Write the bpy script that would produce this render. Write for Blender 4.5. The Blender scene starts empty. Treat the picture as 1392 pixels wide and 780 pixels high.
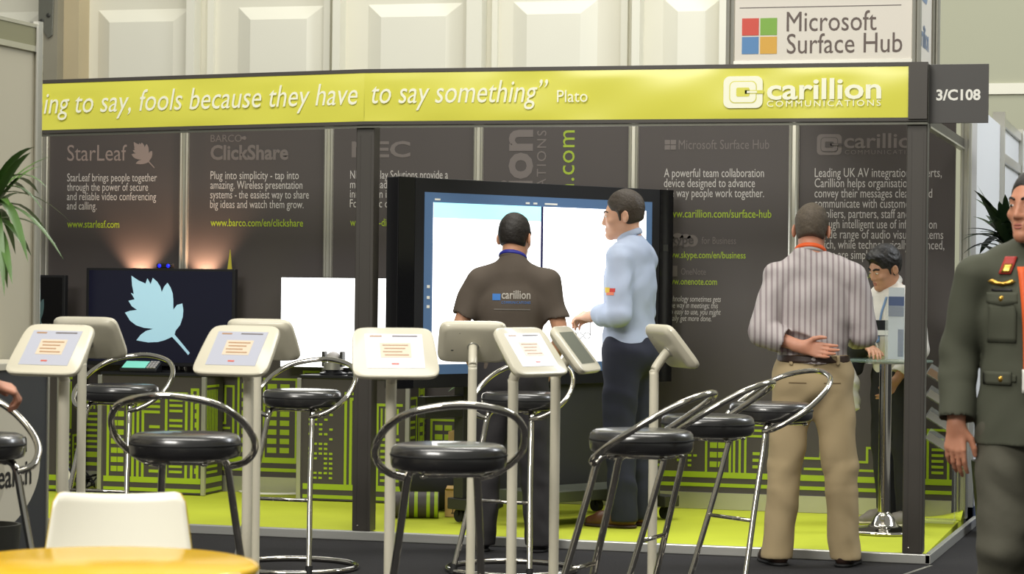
import bpy, math, random
import numpy as np
from mathutils import Vector, Matrix
from mathutils.bvhtree import BVHTree

S = bpy.context.scene
COL = S.collection
PI = math.pi

# ------------------------------------------------------------------ camera, world, lights, exposure
cam_d = bpy.data.cameras.new('camera')
cam = bpy.data.objects.new('camera', cam_d)
COL.objects.link(cam)
S.camera = cam
cam_d.sensor_width = 36.0
cam_d.lens = 3300.4 / 1392 * 36.0
cam_d.clip_start = 0.1
cam_d.clip_end = 200
YAW, PITCH, ROLL = -0.2725, 0.0015, 0.0117
d = Vector((math.sin(YAW) * math.cos(PITCH), math.cos(YAW) * math.cos(PITCH), -math.sin(PITCH)))
r = Vector((math.cos(YAW), -math.sin(YAW), 0))
u = r.cross(d)
R_ = r * math.cos(ROLL) + u * math.sin(ROLL)
U_ = -r * math.sin(ROLL) + u * math.cos(ROLL)
M = Matrix((R_, U_, -d)).transposed().to_4x4()
M.translation = Vector((1.317, -12.468, 1.356))
cam.matrix_world = M
cam_d.dof.use_dof = True
cam_d.dof.focus_distance = 13.2
cam_d.dof.aperture_fstop = 6.3

S.view_settings.view_transform = 'Standard'
S.view_settings.look = 'None'
S.view_settings.gamma = 1.0
S.view_settings.use_curve_mapping = False
S.view_settings.exposure = -0.72
S.cycles.use_denoising = True
S.cycles.max_bounces = 8

w = bpy.data.worlds.new('hall_air')
S.world = w
w.use_nodes = True
bg = w.node_tree.nodes['Background']
bg.inputs[0].default_value = (0.93, 0.93, 0.84, 1)
bg.inputs[1].default_value = 0.50


def area(name, loc, size, energy, color=(1, 1, 1), target=None):
    l = bpy.data.lights.new(name, 'AREA')
    l.shape = 'RECTANGLE'
    l.size, l.size_y = size
    l.energy = energy
    l.color = color
    o = bpy.data.objects.new(name, l)
    COL.objects.link(o)
    o.location = loc
    t = Vector(target) if target else Vector((loc[0], loc[1], 0))
    o.rotation_euler = (t - Vector(loc)).to_track_quat('-Z', 'Y').to_euler()
    return o


# hall lamps hanging high over the aisle and over the hall behind the stand, plus an added front fill
area('hall_lamp_aisle', (-1.0, -6.0, 7.5), (9, 2.0), 800, (1.0, 0.97, 0.90), (-1.5, -2.0, 0.5))
area('front_fill', (-3.5, -12.5, 6.5), (4, 2.0), 1000, (1.0, 0.97, 0.90), (-1.8, -3.0, 0.8))  # added fill near the camera, brightens the fronts that face it
area('hall_lamp_stand', (-1.0, 0.6, 6.5), (3.5, 1.2), 340, (1.0, 0.98, 0.92))
area('hall_lamp_behind', (-4.0, 4.6, 8.5), (9, 2.0), 620, (1.0, 0.98, 0.88), (-4.0, 8.0, 2.5))
area('hall_lamp_side', (4.5, 3.0, 6.0), (2, 4.0), 620, (0.92, 0.96, 1.0), (0.1, 4.0, 1.0))


# ------------------------------------------------------------------ helpers
def srgb(c):
    out = []
    for v in c:
        v = v / 255.0
        out.append(v / 12.92 if v <= 0.04045 else ((v + 0.055) / 1.055) ** 2.4)
    return (*out, 1.0)


def mat(name, rgb, rough=0.5, metal=0.0, emit=0.0, noise=0.0, nscale=30.0, bump=0.0, alpha=1.0, trans=0.0, spec=0.5, coat=0.0):
    m = bpy.data.materials.new(name)
    m.use_nodes = True
    nt = m.node_tree
    b = nt.nodes['Principled BSDF']
    col = srgb(rgb)
    b.inputs['Base Color'].default_value = col
    b.inputs['Roughness'].default_value = rough
    b.inputs['Metallic'].default_value = metal
    b.inputs['Specular IOR Level'].default_value = spec
    b.inputs['Coat Weight'].default_value = coat
    if trans:
        b.inputs['Transmission Weight'].default_value = trans
    if alpha < 1:
        b.inputs['Alpha'].default_value = alpha
    if emit:
        b.inputs['Emission Color'].default_value = col
        b.inputs['Emission Strength'].default_value = emit
    if noise or bump:
        tc = nt.nodes.new('ShaderNodeTexCoord')
        nz = nt.nodes.new('ShaderNodeTexNoise')
        nz.inputs['Scale'].default_value = nscale
        nz.inputs['Detail'].default_value = 4
        nt.links.new(tc.outputs['Object'], nz.inputs['Vector'])
        if noise:
            ramp = nt.nodes.new('ShaderNodeMapRange')
            ramp.inputs['To Min'].default_value = 1 - noise
            ramp.inputs['To Max'].default_value = 1 + noise
            nt.links.new(nz.outputs['Fac'], ramp.inputs['Value'])
            mx = nt.nodes.new('ShaderNodeMix')
            mx.data_type = 'RGBA'
            mx.blend_type = 'MULTIPLY'
            mx.inputs['Factor'].default_value = 1
            mx.inputs['A'].default_value = col
            nt.links.new(ramp.outputs['Result'], mx.inputs['B'])
            nt.links.new(mx.outputs['Result'], b.inputs['Base Color'])
        if bump:
            bp = nt.nodes.new('ShaderNodeBump')
            bp.inputs['Strength'].default_value = bump
            bp.inputs['Distance'].default_value = 0.01
            nt.links.new(nz.outputs['Fac'], bp.inputs['Height'])
            nt.links.new(bp.outputs['Normal'], b.inputs['Normal'])
    return m


class MB:
    """collects shapes, builds one mesh object"""

    def __init__(self):
        self.v, self.f, self.mi = [], [], []
        self.m = 0

    def add(self, vs, fs):
        n = len(self.v)
        self.v += [tuple(p) for p in vs]
        self.f += [tuple(i + n for i in f) for f in fs]
        self.mi += [self.m] * len(fs)
        return self

    def box(self, x0, x1, y0, y1, z0, z1):
        v = [(x0, y0, z0), (x1, y0, z0), (x1, y1, z0), (x0, y1, z0), (x0, y0, z1), (x1, y0, z1), (x1, y1, z1), (x0, y1, z1)]
        return self.add(v, [(0, 3, 2, 1), (4, 5, 6, 7), (0, 1, 5, 4), (1, 2, 6, 5), (2, 3, 7, 6), (3, 0, 4, 7)])

    def prism(self, poly, ax, a0, a1):
        """poly in the two remaining axes, extruded along axis ax (0,1,2) from a0 to a1"""
        n = len(poly)

        def p3(p, a):
            l = [p[0], p[1]]
            l.insert(ax, a)
            return l
        v = [p3(p, a0) for p in poly] + [p3(p, a1) for p in poly]
        f = [tuple(range(n)), tuple(range(2 * n - 1, n - 1, -1))]
        f += [(i, n + i, n + (i + 1) % n, (i + 1) % n) for i in range(n)]
        return self.add(v, f)

    def tube(self, pts, rad, seg=12, closed=False, caps=True):
        P = [Vector(p) for p in pts]
        n = len(P)
        rads = rad if isinstance(rad, (list, tuple)) else [rad] * n
        T = []
        for i in range(n):
            a = P[(i - 1) % n] if (closed or i > 0) else P[i]
            b = P[(i + 1) % n] if (closed or i < n - 1) else P[i]
            T.append((b - a).normalized())
        ref = Vector((0, 0, 1)) if abs(T[0].z) < 0.9 else Vector((1, 0, 0))
        nrm = (ref - T[0] * ref.dot(T[0])).normalized()
        vs = []
        for i in range(n):
            nrm = (nrm - T[i] * nrm.dot(T[i])).normalized()
            bn = T[i].cross(nrm)
            for k in range(seg):
                a = 2 * PI * k / seg
                vs.append(P[i] + (nrm * math.cos(a) + bn * math.sin(a)) * rads[i])
        fs = []
        for i in range(n if closed else n - 1):
            j = (i + 1) % n
            for k in range(seg):
                l = (k + 1) % seg
                fs.append((i * seg + k, i * seg + l, j * seg + l, j * seg + k))
        if caps and not closed:
            fs.append(tuple(range(seg - 1, -1, -1)))
            fs.append(tuple(range((n - 1) * seg, n * seg)))
        return self.add(vs, fs)

    def lathe(self, prof, c=(0, 0, 0), seg=40):
        """profile of (radius, z); both ends closed when radius 0"""
        vs, fs, rings = [], [], []
        for (rr, z) in prof:
            if rr < 1e-6:
                rings.append([len(vs)])
                vs.append((c[0], c[1], c[2] + z))
            else:
                rings.append(list(range(len(vs), len(vs) + seg)))
                vs += [(c[0] + rr * math.cos(2 * PI * k / seg), c[1] + rr * math.sin(2 * PI * k / seg), c[2] + z) for k in range(seg)]
        for a, b in zip(rings[:-1], rings[1:]):
            for k in range(seg):
                l = (k + 1) % seg
                if len(a) == 1 and len(b) == 1:
                    continue
                if len(a) == 1:
                    fs.append((a[0], b[l], b[k]))
                elif len(b) == 1:
                    fs.append((a[k], a[l], b[0]))
                else:
                    fs.append((a[k], a[l], b[l], b[k]))
        return self.add(vs, fs)

    def sphere(self, c, rad, seg=16):
        rx, ry, rz = rad if isinstance(rad, (tuple, list)) else (rad,) * 3
        vs, fs = [], []
        n = seg // 2
        for i in range(n + 1):
            t = PI * i / n
            for k in range(seg):
                a = 2 * PI * k / seg
                vs.append((c[0] + rx * math.sin(t) * math.cos(a), c[1] + ry * math.sin(t) * math.sin(a), c[2] + rz * math.cos(t)))
        for i in range(n):
            for k in range(seg):
                l = (k + 1) % seg
                fs.append((i * seg + k, (i + 1) * seg + k, (i + 1) * seg + l, i * seg + l))
        return self.add(vs, fs)

    def xf(self, mtx, start=0):
        self.v[start:] = [tuple(mtx @ Vector(p)) for p in self.v[start:]]
        return self

    def build(self, name, m, parent=None, smooth=False, bevel=0.0, auto=None):
        me = bpy.data.meshes.new(name)
        me.from_pydata(self.v, [], self.f)
        ms = m if isinstance(m, (list, tuple)) else [m]
        for k in ms:
            me.materials.append(k)
        if len(ms) > 1:
            me.polygons.foreach_set('material_index', self.mi)
        me.validate()
        o = bpy.data.objects.new(name, me)
        COL.objects.link(o)
        if parent:
            o.parent = parent
        if smooth:
            me.polygons.foreach_set('use_smooth', [True] * len(me.polygons))
        if auto is not None:
            me.polygons.foreach_set('use_smooth', [True] * len(me.polygons))
            import bmesh
            bm = bmesh.new()
            bm.from_mesh(me)
            for e in bm.edges:
                e.smooth = not (len(e.link_faces) == 2 and e.calc_face_angle(0) > auto)
            bm.to_mesh(me)
            bm.free()
        if bevel:
            b = o.modifiers.new('bevel', 'BEVEL')
            b.width = bevel
            b.segments = 3
            b.limit_method = 'ANGLE'
        return o


def tag(o, label=None, cat=None, group=None, kind=None):
    if label:
        o['label'] = label
    if cat:
        o['category'] = cat
    if group:
        o['group'] = group
    if kind:
        o['kind'] = kind
    return o


def empty(name, loc=(0, 0, 0), rz=0.0, label=None, cat=None, group=None):
    o = bpy.data.objects.new(name, None)
    COL.objects.link(o)
    o.location = loc
    o.rotation_euler = (0, 0, rz)
    o.empty_display_size = 0.1
    return tag(o, label, cat, group)


def copy_tree(o, parent=None):
    c = o.copy()
    COL.objects.link(c)
    if parent:
        c.parent = parent
    for ch in list(o.children):
        copy_tree(ch, c)
    return c


def struct(o):
    o['kind'] = 'structure'
    return o


def smooth_path(pts, n=8, closed=False):
    P = [Vector(p) for p in pts]
    L = len(P)
    out = []
    rng = range(L) if closed else range(L - 1)
    for i in rng:
        p0 = P[(i - 1) % L] if (closed or i > 0) else P[0] * 2 - P[1]
        p1 = P[i]
        p2 = P[(i + 1) % L]
        p3 = P[(i + 2) % L] if (closed or i < L - 2) else P[-1] * 2 - P[-2]
        for k in range(n):
            t = k / n
            out.append(0.5 * ((2 * p1) + (p2 - p0) * t + (2 * p0 - 5 * p1 + 4 * p2 - p3) * t * t + (3 * p1 - p0 - 3 * p2 + p3) * t ** 3))
    if not closed:
        out.append(P[-1])
    return out


def rrect(w, h, rad, n=6, cx=0, cy=0):
    pts = []
    for (sx, sy, a0) in ((1, 1, 0), (-1, 1, 90), (-1, -1, 180), (1, -1, 270)):
        for k in range(n + 1):
            a = math.radians(a0 + 90 * k / n)
            pts.append((cx + sx * (w / 2 - rad) + rad * math.cos(a), cy + sy * (h / 2 - rad) + rad * math.sin(a)))
    return pts


_tc = {}


def text_geo(body, bold=0.0, shear=0.0, space=1.0):
    """unit size lettering: (vertices 2d, faces)"""
    key = (body, bold, shear, space)
    if key not in _tc:
        c = bpy.data.curves.new('lettering', 'FONT')
        c.body = body
        c.size = 1
        c.shear = shear
        c.offset = bold
        c.space_character = space
        c.resolution_u = 3
        o = bpy.data.objects.new('lettering', c)
        me = bpy.data.meshes.new_from_object(o)
        _tc[key] = ([(v.co.x, v.co.y) for v in me.vertices], [tuple(p.vertices) for p in me.polygons])
        bpy.data.objects.remove(o)
        bpy.data.meshes.remove(me)
        bpy.data.curves.remove(c)
    return _tc[key]


def text2d(body, x, y, width=None, size=None, bold=0.0, shear=0.0, space=1.0, height=None):
    v, f = text_geo(body, bold, shear, space)
    x0 = min(p[0] for p in v)
    x1 = max(p[0] for p in v)
    s = width / (x1 - x0) if width else size
    sy = s if height is None else height
    return [(x + (p[0] - x0) * s, y + p[1] * sy) for p in v], f


def add_xz(mb, vf, Y, rot90=False, pivot=None):
    """2-d shape laid on a plane facing -Y"""
    v, f = vf
    mb.add([(p[0], Y, p[1]) for p in v], f)


# ------------------------------------------------------------------ materials
M_ = {}
M_['black_panel'] = mat('charcoal_print', (70, 64, 63), 0.55, noise=0.05, nscale=3)
M_['lime_print'] = mat('lime_print', (160, 186, 30), 0.5)
M_['lime_text'] = mat('lime_text', (150, 172, 40), 0.5)
M_['grey_text'] = mat('grey_text', (184, 179, 177), 0.5)
M_['dim_text'] = mat('dim_text', (106, 98, 96), 0.5)
M_['alu'] = mat('anodised_aluminium', (196, 194, 184), 0.32, 0.75, noise=0.04, nscale=8)
M_['black_alu'] = mat('black_aluminium', (68, 64, 59), 0.45, 0.1, noise=0.06, nscale=6)
M_['banner'] = mat('lime_vinyl', (224, 221, 86), 0.28, noise=0.05, nscale=2.0, bump=0.0)
M_['banner_text'] = mat('banner_white', (250, 250, 225), 0.4)
M_['carpet'] = mat('lime_carpet', (186, 196, 44), 0.9, noise=0.12, nscale=2.5, bump=0.3)
M_['edge'] = mat('platform_edge', (205, 205, 200), 0.3, 0.55)
M_['hallcarpet'] = mat('dark_carpet', (44, 43, 44), 0.95, noise=0.2, nscale=60, bump=0.4, spec=0.2)
M_['cream'] = mat('cream_wall', (222, 219, 203), 0.6, noise=0.03, nscale=1.5)
M_['cream2'] = mat('cream_moulding', (226, 224, 210), 0.5, noise=0.03, nscale=1.5)
M_['tan'] = mat('tan_post', (186, 172, 140), 0.6, noise=0.08, nscale=3)
M_['colgrey'] = mat('grey_steel', (150, 145, 128), 0.5, 0.2, noise=0.12, nscale=4)
M_['plategrey'] = mat('steel_plate', (118, 118, 108), 0.4, 0.5, noise=0.08)
M_['greenwall'] = mat('grey_green_wall', (164, 164, 142), 0.7, noise=0.02, nscale=1)
M_['greige'] = mat('greige_panel', (186, 180, 160), 0.6, noise=0.04, nscale=2)
M_['white'] = mat('white_panel', (226, 228, 232), 0.5)
M_['tower'] = mat('tower_panel', (222, 216, 205), 0.5)
M_['kiosk'] = mat('kiosk_white', (216, 210, 190), 0.3, noise=0.015, nscale=5, coat=0.2)
M_['chrome'] = mat('chrome', (208, 204, 196), 0.09, 1.0)
M_['leather'] = mat('black_vinyl', (30, 29, 30), 0.30, noise=0.1, nscale=20, bump=0.02, spec=1.0, coat=0.5)
M_['rubber'] = mat('black_rubber', (22, 22, 23), 0.7)
M_['plastic'] = mat('black_plastic', (24, 24, 27), 0.35)
M_['gloss'] = mat('black_gloss', (16, 16, 18), 0.08)
M_['darkgrey'] = mat('dark_grey_steel', (58, 58, 54), 0.45, 0.3)
M_['cardboard'] = mat('cardboard', (200, 166, 104), 0.8, noise=0.08, nscale=12)
M_['scr_white'] = mat('screen_white', (255, 255, 255), 0.3, emit=3.2)
M_['scr_blue'] = mat('screen_blue_bar', (74, 100, 134), 0.3, emit=0.55)
M_['scr_cyan'] = mat('screen_cyan_bar', (176, 240, 248), 0.3, emit=1.25)
M_['scr_pale'] = mat('screen_pale_box', (205, 246, 252), 0.3, emit=1.45)
M_['scr_dark'] = mat('screen_navy', (14, 15, 34), 0.12, emit=0.6)
M_['scr_leaf'] = mat('screen_leaf_blue', (160, 198, 216), 0.3, emit=0.85)
M_['scr_teal'] = mat('screen_teal', (130, 215, 195), 0.3, emit=0.7)
M_['scr_line'] = mat('screen_line', (20, 20, 70), 0.3, emit=0.3)
M_['led_blue'] = mat('blue_led', (30, 40, 240), 0.3, emit=1.5)
M_['tab_scr'] = mat('tablet_screen', (176, 178, 190), 0.2, emit=0.32)
M_['tab_scr2'] = mat('tablet_screen_bright', (206, 204, 212), 0.2, emit=0.42)
M_['tab_dim'] = mat('tablet_screen_dim', (120, 124, 112), 0.15, emit=0.15)  # duller grey-green screen tone with a weak glow
M_['tab_box'] = mat('tablet_beige_box', (206, 190, 168), 0.3, emit=0.4)
M_['tab_line'] = mat('tablet_brown_line', (168, 130, 96), 0.3, emit=0.25)
M_['tab_red'] = mat('tablet_red', (200, 90, 70), 0.3, emit=0.4)
M_['leaf'] = mat('leaf_green', (70, 104, 40), 0.4, noise=0.3, nscale=6, coat=0.1)
M_['leafdark'] = mat('leaf_dark', (38, 58, 34), 0.4, noise=0.25, nscale=6)
M_['leafrim'] = mat('leaf_yellow_rim', (150, 160, 90), 0.45)
M_['bark'] = mat('bark', (96, 76, 54), 0.8, noise=0.2, nscale=20)
M_['yellow'] = mat('yellow_gloss', (255, 202, 12), 0.16, noise=0.03, nscale=2, coat=0.0, spec=0.4)
M_['chairwhite'] = mat('chair_white', (252, 248, 232), 0.35)
M_['chairyellow'] = mat('chair_yellow_edge', (232, 196, 40), 0.35)
M_['counter'] = mat('counter_charcoal', (56, 58, 62), 0.5, noise=0.06, nscale=3)
M_['ovalwhite'] = mat('oval_cream', (210, 204, 186), 0.5)
M_['ovaltan'] = mat('oval_inner_print', (190, 184, 166), 0.5)
M_['ink'] = mat('ink_black', (28, 27, 30), 0.5)
M_['signgrey'] = mat('sign_grey', (72, 70, 68), 0.5)
M_['signwhite'] = mat('sign_white', (236, 234, 226), 0.5)
M_['brown_text'] = mat('brown_text', (96, 82, 76), 0.5)
M_['ms_red'] = mat('tile_red', (208, 74, 58), 0.5)
M_['ms_green'] = mat('tile_green', (124, 172, 62), 0.5)
M_['ms_blue'] = mat('tile_blue', (84, 134, 186), 0.5)
M_['ms_yellow'] = mat('tile_yellow', (216, 166, 62), 0.5)
M_['blue'] = mat('blue_cloth', (38, 60, 140), 0.7)
M_['bluestrip'] = mat('blue_strip', (66, 84, 130), 0.6)
M_['orange'] = mat('orange_strap', (226, 92, 34), 0.6)
M_['lamp_glow'] = mat('warm_lamp', (255, 190, 120), 0.4, emit=6.0)


def glass_mat(name, tint=(235, 240, 238), alpha=0.16):
    m = bpy.data.materials.new(name)
    m.use_nodes = True
    nt = m.node_tree
    for n in list(nt.nodes):
        nt.nodes.remove(n)
    out = nt.nodes.new('ShaderNodeOutputMaterial')
    mix = nt.nodes.new('ShaderNodeMixShader')
    tr = nt.nodes.new('ShaderNodeBsdfTransparent')
    gl = nt.nodes.new('ShaderNodeBsdfPrincipled')
    gl.inputs['Base Color'].default_value = srgb(tint)
    gl.inputs['Roughness'].default_value = 0.05
    mix.inputs['Fac'].default_value = alpha
    nt.links.new(tr.outputs[0], mix.inputs[1])
    nt.links.new(gl.outputs[0], mix.inputs[2])
    nt.links.new(mix.outputs[0], out.inputs['Surface'])
    return m


M_['glass'] = glass_mat('clear_acrylic')
M_['tableglass'] = glass_mat('table_glass', (150, 175, 165), 0.35)

# ------------------------------------------------------------------ the setting
FZ = -0.05                                   # hall floor; the platform top is z = 0
struct(MB().box(-12, 4, -14, 9, FZ - 0.1, FZ).build('floor', M_['hallcarpet']))
tape = MB()
tape.prism([(0.055, -0.045), (0.075, -0.04), (-0.06, -0.75), (-0.08, -0.75)], 2, FZ, FZ + 0.002)
struct(tape.build('trim_1', M_['alu']))

# stand platform: lime carpet inside an aluminium edge
pl = MB().box(-5.98, 0.03, 0.03, 2.2, FZ, -0.002).build('floor_platform', M_['carpet'])
struct(pl)
e = MB()
e.box(-6.0, 0.06, 0.0, 0.03, FZ, 0.002)
struct(e.build('trim_2', M_['edge'], bevel=0.006))
e = MB().prism([(0.03, 0.0), (0.06, 0.0), (0.115, 2.23), (0.085, 2.23)], 2, FZ, 0.002)
struct(e.build('trim_3', M_['edge'], bevel=0.004))
fl = MB()
n = 8
vs = []
for i in range(n + 1):
    for j in range(2):
        t = i / n
        vs.append((-0.22 + 0.26 * t, 2.06 - j * 0.16 * (0.4 + 0.6 * t), 0.002 + 0.05 * t * t * (1 - j)))
fs = [(2 * i, 2 * i + 1, 2 * i + 3, 2 * i + 2) for i in range(n)]
fl.add(vs, fs)
ff = fl.build('carpet_flap', M_['carpet'], smooth=True)
so = ff.modifiers.new('thick', 'SOLIDIFY')
so.thickness = 0.004
tag(ff, 'loose lime carpet corner curling up at the back right of the platform', 'carpet')

# hall wall behind: cream wall with moulded door-like panels and upright beams
WY = 8.0
struct(MB().box(-12, -2.50, WY, WY + 0.2, FZ, 6.0).build('wall_back', M_['cream']))
struct(MB().box(-2.50, 4.0, WY + 0.0, WY + 0.2, FZ, 6.0).build('wall_right', M_['greenwall']))
struct(MB().box(-0.6, 4.0, WY - 0.02, WY, 2.97, 3.06).build('trim_4', M_['cream']))


def frustum(mb, x0, x1, z0, z1, inx, inz, y0, y1):
    a = [(x0, y0, z0), (x1, y0, z0), (x1, y0, z1), (x0, y0, z1)]
    b = [(x0 + inx, y1, z0 + inz), (x1 - inx, y1, z0 + inz), (x1 - inx, y1, z1 - inz), (x0 + inx, y1, z1 - inz)]
    mb.add(a + b, [(0, 1, 2, 3)[::-1], (4, 5, 6, 7)] + [(i, (i + 1) % 4, 4 + (i + 1) % 4, 4 + i) for i in range(4)])


ti = 5
for (x0, x1) in ((-8.24 - 0.14, -7.47), (-7.0, -6.18), (-5.74 - 0.02, -4.88), (-4.42, -3.66), (-3.08, -2.56), (-9.75, -8.95)):
    mb = MB()
    frustum(mb, x0, x1, 2.3, 3.82, 0.14, 0.12, WY, WY - 0.06)
    struct(mb.build('trim_%d' % ti, M_['cream2'])); ti += 1
for (x0, x1, y) in ((-7.44, -7.36, 0.16), (-7.28, -7.22, 0.05), (-6.16, -6.10, 0.06), (-6.04, -5.97, 0.16), (-4.80, -4.66, 0.16), (-4.60, -4.55, 0.05), (-3.44, -3.38, 0.06), (-3.32, -3.25, 0.16), (-2.56, -2.49, 0.16)):
    struct(MB().box(x0, x1, WY - y, WY, FZ, 6.0).build('trim_%d' % ti, M_['cream2'])); ti += 1
# steel column with a gusset plate at the far left
cl = MB().box(-8.81, -8.62, WY - 0.35, WY, FZ, 6.0).build('column', M_['colgrey'])
struct(cl)
g = MB()
g.prism([(-8.80, 3.95), (-8.80, 3.66), (-8.70, 3.53), (-8.66, 3.56), (-8.65, 3.95)], 1, WY - 0.37, WY - 0.35)
gp = struct(g.build('trim_%d' % ti, M_['plategrey'], bevel=0.004)); ti += 1
bo = MB()
for p in ((-8.765, 3.69), (-8.70, 3.74)):
    bo.sphere((p[0], WY - 0.372, p[1]), (0.022, 0.008, 0.022), 12)
for z in (3.37, 3.21):
    bo.sphere((-8.77, WY - 0.352, z), (0.012, 0.006, 0.03), 10)
struct(bo.build('trim_%d' % ti, M_['darkgrey'], smooth=True)); ti += 1
struct(MB().box(-8.62, -8.47, WY - 0.22, WY, FZ, 6.0).build('trim_%d' % ti, M_['tan'])); ti += 1

# far side wall of the hall across the aisle on the right (seen only as a reflection)
struct(MB().box(9.0, 9.2, -6.0, 9.0, 1.55, 6.0).build('wall_east', M_['greenwall']))
struct(MB().box(8.9, 9.2, -6.0, 9.0, FZ, 1.55).build('wall_east', M_['counter']))

# partition of the stand on the left: shell panel with aluminium head rail and end post
WX = -3.526
struct(MB().box(WX - 0.03, WX, -8.5, -2.86, FZ, 2.36).build('wall_left', M_['greige']))
hr = MB().box(WX - 0.035, WX + 0.008, -8.5, -2.86, 2.36, 2.45).build('trim_%d' % ti, mat('head_rail', (140, 138, 112), 0.4, 0.3)); ti += 1
struct(hr)
hr = MB()
hr.box(WX - 0.035, WX + 0.012, -8.5, -2.86, 2.335, 2.36)
hr.box(WX - 0.035, WX + 0.012, -8.5, -2.86, 2.44, 2.455)
struct(hr.build('trim_%d' % ti, M_['alu'])); ti += 1
ep = MB()
for k in range(8):
    pass
ep.tube([(WX - 0.012, -2.84, FZ), (WX - 0.012, -2.84, 2.47)], 0.03, 8)
ep.tube([(WX + 0.012, -2.875, FZ), (WX + 0.012, -2.875, 2.45)], 0.012, 8)
struct(ep.build('trim_%d' % ti, M_['alu'])); ti += 1

# white shell walls of the neighbouring stands running back on the right
NX = 0.07
for k, (y0, y1) in enumerate(((2.36, 4.16), (4.24, 6.0))):
    struct(MB().box(NX - 0.04, NX, y0, y1, FZ, 2.46).build('wall_side', M_['white']))
    struct(MB().box(NX - 0.04, NX + 0.004, y0, y1, FZ, FZ + 0.09).build('baseboard_side', M_['bluestrip']))
for y in (4.2, 6.04):
    struct(MB().box(NX - 0.05, NX + 0.03, y - 0.035, y + 0.035, FZ, 2.55).build('trim_%d' % ti, M_['alu'])); ti += 1
nb = MB()
nb.box(NX, NX + 0.02, 4.3, 6.0, 2.22, 2.28)
nb.box(NX, NX + 0.02, 4.3, 6.0, 2.46, 2.52)
struct(nb.build('trim_%d' % ti, M_['alu'])); ti += 1
struct(MB().box(NX + 0.02, NX + 0.55, 6.2, 6.24, FZ, 2.55).build('wall_far', M_['white']))
struct(MB().box(NX + 0.22, NX + 0.27, 6.12, 6.2, FZ, 2.6).build('trim_%d' % ti, M_['alu'])); ti += 1
pa = empty('exhibition_poster', (0.42, 6.19, 1.6), 0, 'blue and dark graphic poster on the far white stand wall at right', 'poster')
MB().box(-0.09, 0.22, -0.01, 0.0, -0.2, 0.75).build('board', M_['signgrey'], pa)
MB().box(-0.09, 0.22, -0.014, -0.0105, 0.0, 0.24).build('blue_picture', mat('poster_blue', (92, 176, 214), 0.5), pa)
for k, z in enumerate((0.33, 0.48, 0.62)):
    MB().box(-0.08, 0.18, -0.014, -0.0105, z, z + 0.07).build('grey_picture', M_['dim_text'], pa)

# ------------------------------------------------------------------ the stand: back wall panels, posts, print
BY = 2.07          # face of the back wall
PW = 0.99
PT = 2.42


def logo_c(mb_w, mb_b, x0, z0, w, h, Y, dy=0.0012):
    """rounded square C emblem: white shapes into mb_w, background coloured lines into mb_b"""
    cx, cz = x0 + w / 2, z0 + h / 2
    def rr(mb, ww, hh, rad, k):
        p = rrect(ww, hh, rad, 6, cx, cz)
        mb.add([(a, Y - dy * k, b) for a, b in p], [tuple(range(len(p)))[::-1]])
    rr(mb_w, w, h, min(w, h) * 0.2, 1)
    rr(mb_b, w * 0.70, h * 0.70, min(w, h) * 0.17, 2)
    rr(mb_w, w * 0.655, h * 0.645, min(w, h) * 0.15, 3)
    rr(mb_b, w * 0.34, h * 0.28, min(w, h) * 0.05, 4)
    # slot that opens the letter to the right
    for (a0, a1, b0, b1) in ((0.05, 0.52, -0.06, 0.06),):
        mb_b.add([(cx + w * a0, Y - dy * 4, cz + h * b0), (cx + w * a1, Y - dy * 4, cz + h * b0 * 0.9), (cx + w * a1, Y - dy * 4, cz + h * b1 * 0.9), (cx + w * a0, Y - dy * 4, cz + h * b1)], [(0, 1, 2, 3)])
    mb_w.add([(cx + w * 0.10, Y - dy * 5, cz - h * 0.035), (cx + w * 0.36, Y - dy * 5, cz - h * 0.03), (cx + w * 0.36, Y - dy * 5, cz + h * 0.03), (cx + w * 0.10, Y - dy * 5, cz + h * 0.035)], [(0, 1, 2, 3)])


LEAF = [(575, 143), (620, 172), (668, 192), (680, 158), (702, 196), (715, 155), (745, 180), (766, 212), (775, 245), (790, 210), (812, 185), (832, 215), (846, 250), (851, 290), (852, 355), (875, 325), (910, 315), (917, 355), (914, 400), (898, 450), (868, 488), (862, 512),
        (905, 560), (962, 626), (952, 640), (890, 572), (845, 527), (800, 548), (755, 561), (690, 565), (612, 553), (640, 517), (675, 492), (722, 478), (660, 473), (610, 458), (570, 430), (535, 378), (570, 366), (615, 360), (580, 338), (557, 303), (598, 293), (573, 252), (592, 260), (580, 205)]


def leaf2d(x0, z0, w, h):
    xs = [p[0] for p in LEAF]; ys = [p[1] for p in LEAF]
    ax, bx, ay, by = min(xs), max(xs), min(ys), max(ys)
    return [(x0 + (p[0] - ax) / (bx - ax) * w, z0 + (by - p[1]) / (by - ay) * h) for p in LEAF]


def add_poly(mb, pts, Y):
    from mathutils.geometry import tessellate_polygon
    tris = tessellate_polygon([[Vector((p[0], p[1], 0)) for p in pts]])
    mb.add([(p[0], Y, p[1]) for p in pts], [tuple(t) for t in tris])


_lay = [0]


def flat(mb, x0, x1, z0, z1, Y, t=0.0012):
    _lay[0] = (_lay[0] + 7) % 23
    t += _lay[0] * 0.00006
    mb.box(x0, x1, Y - t, Y, z0, z1)


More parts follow.
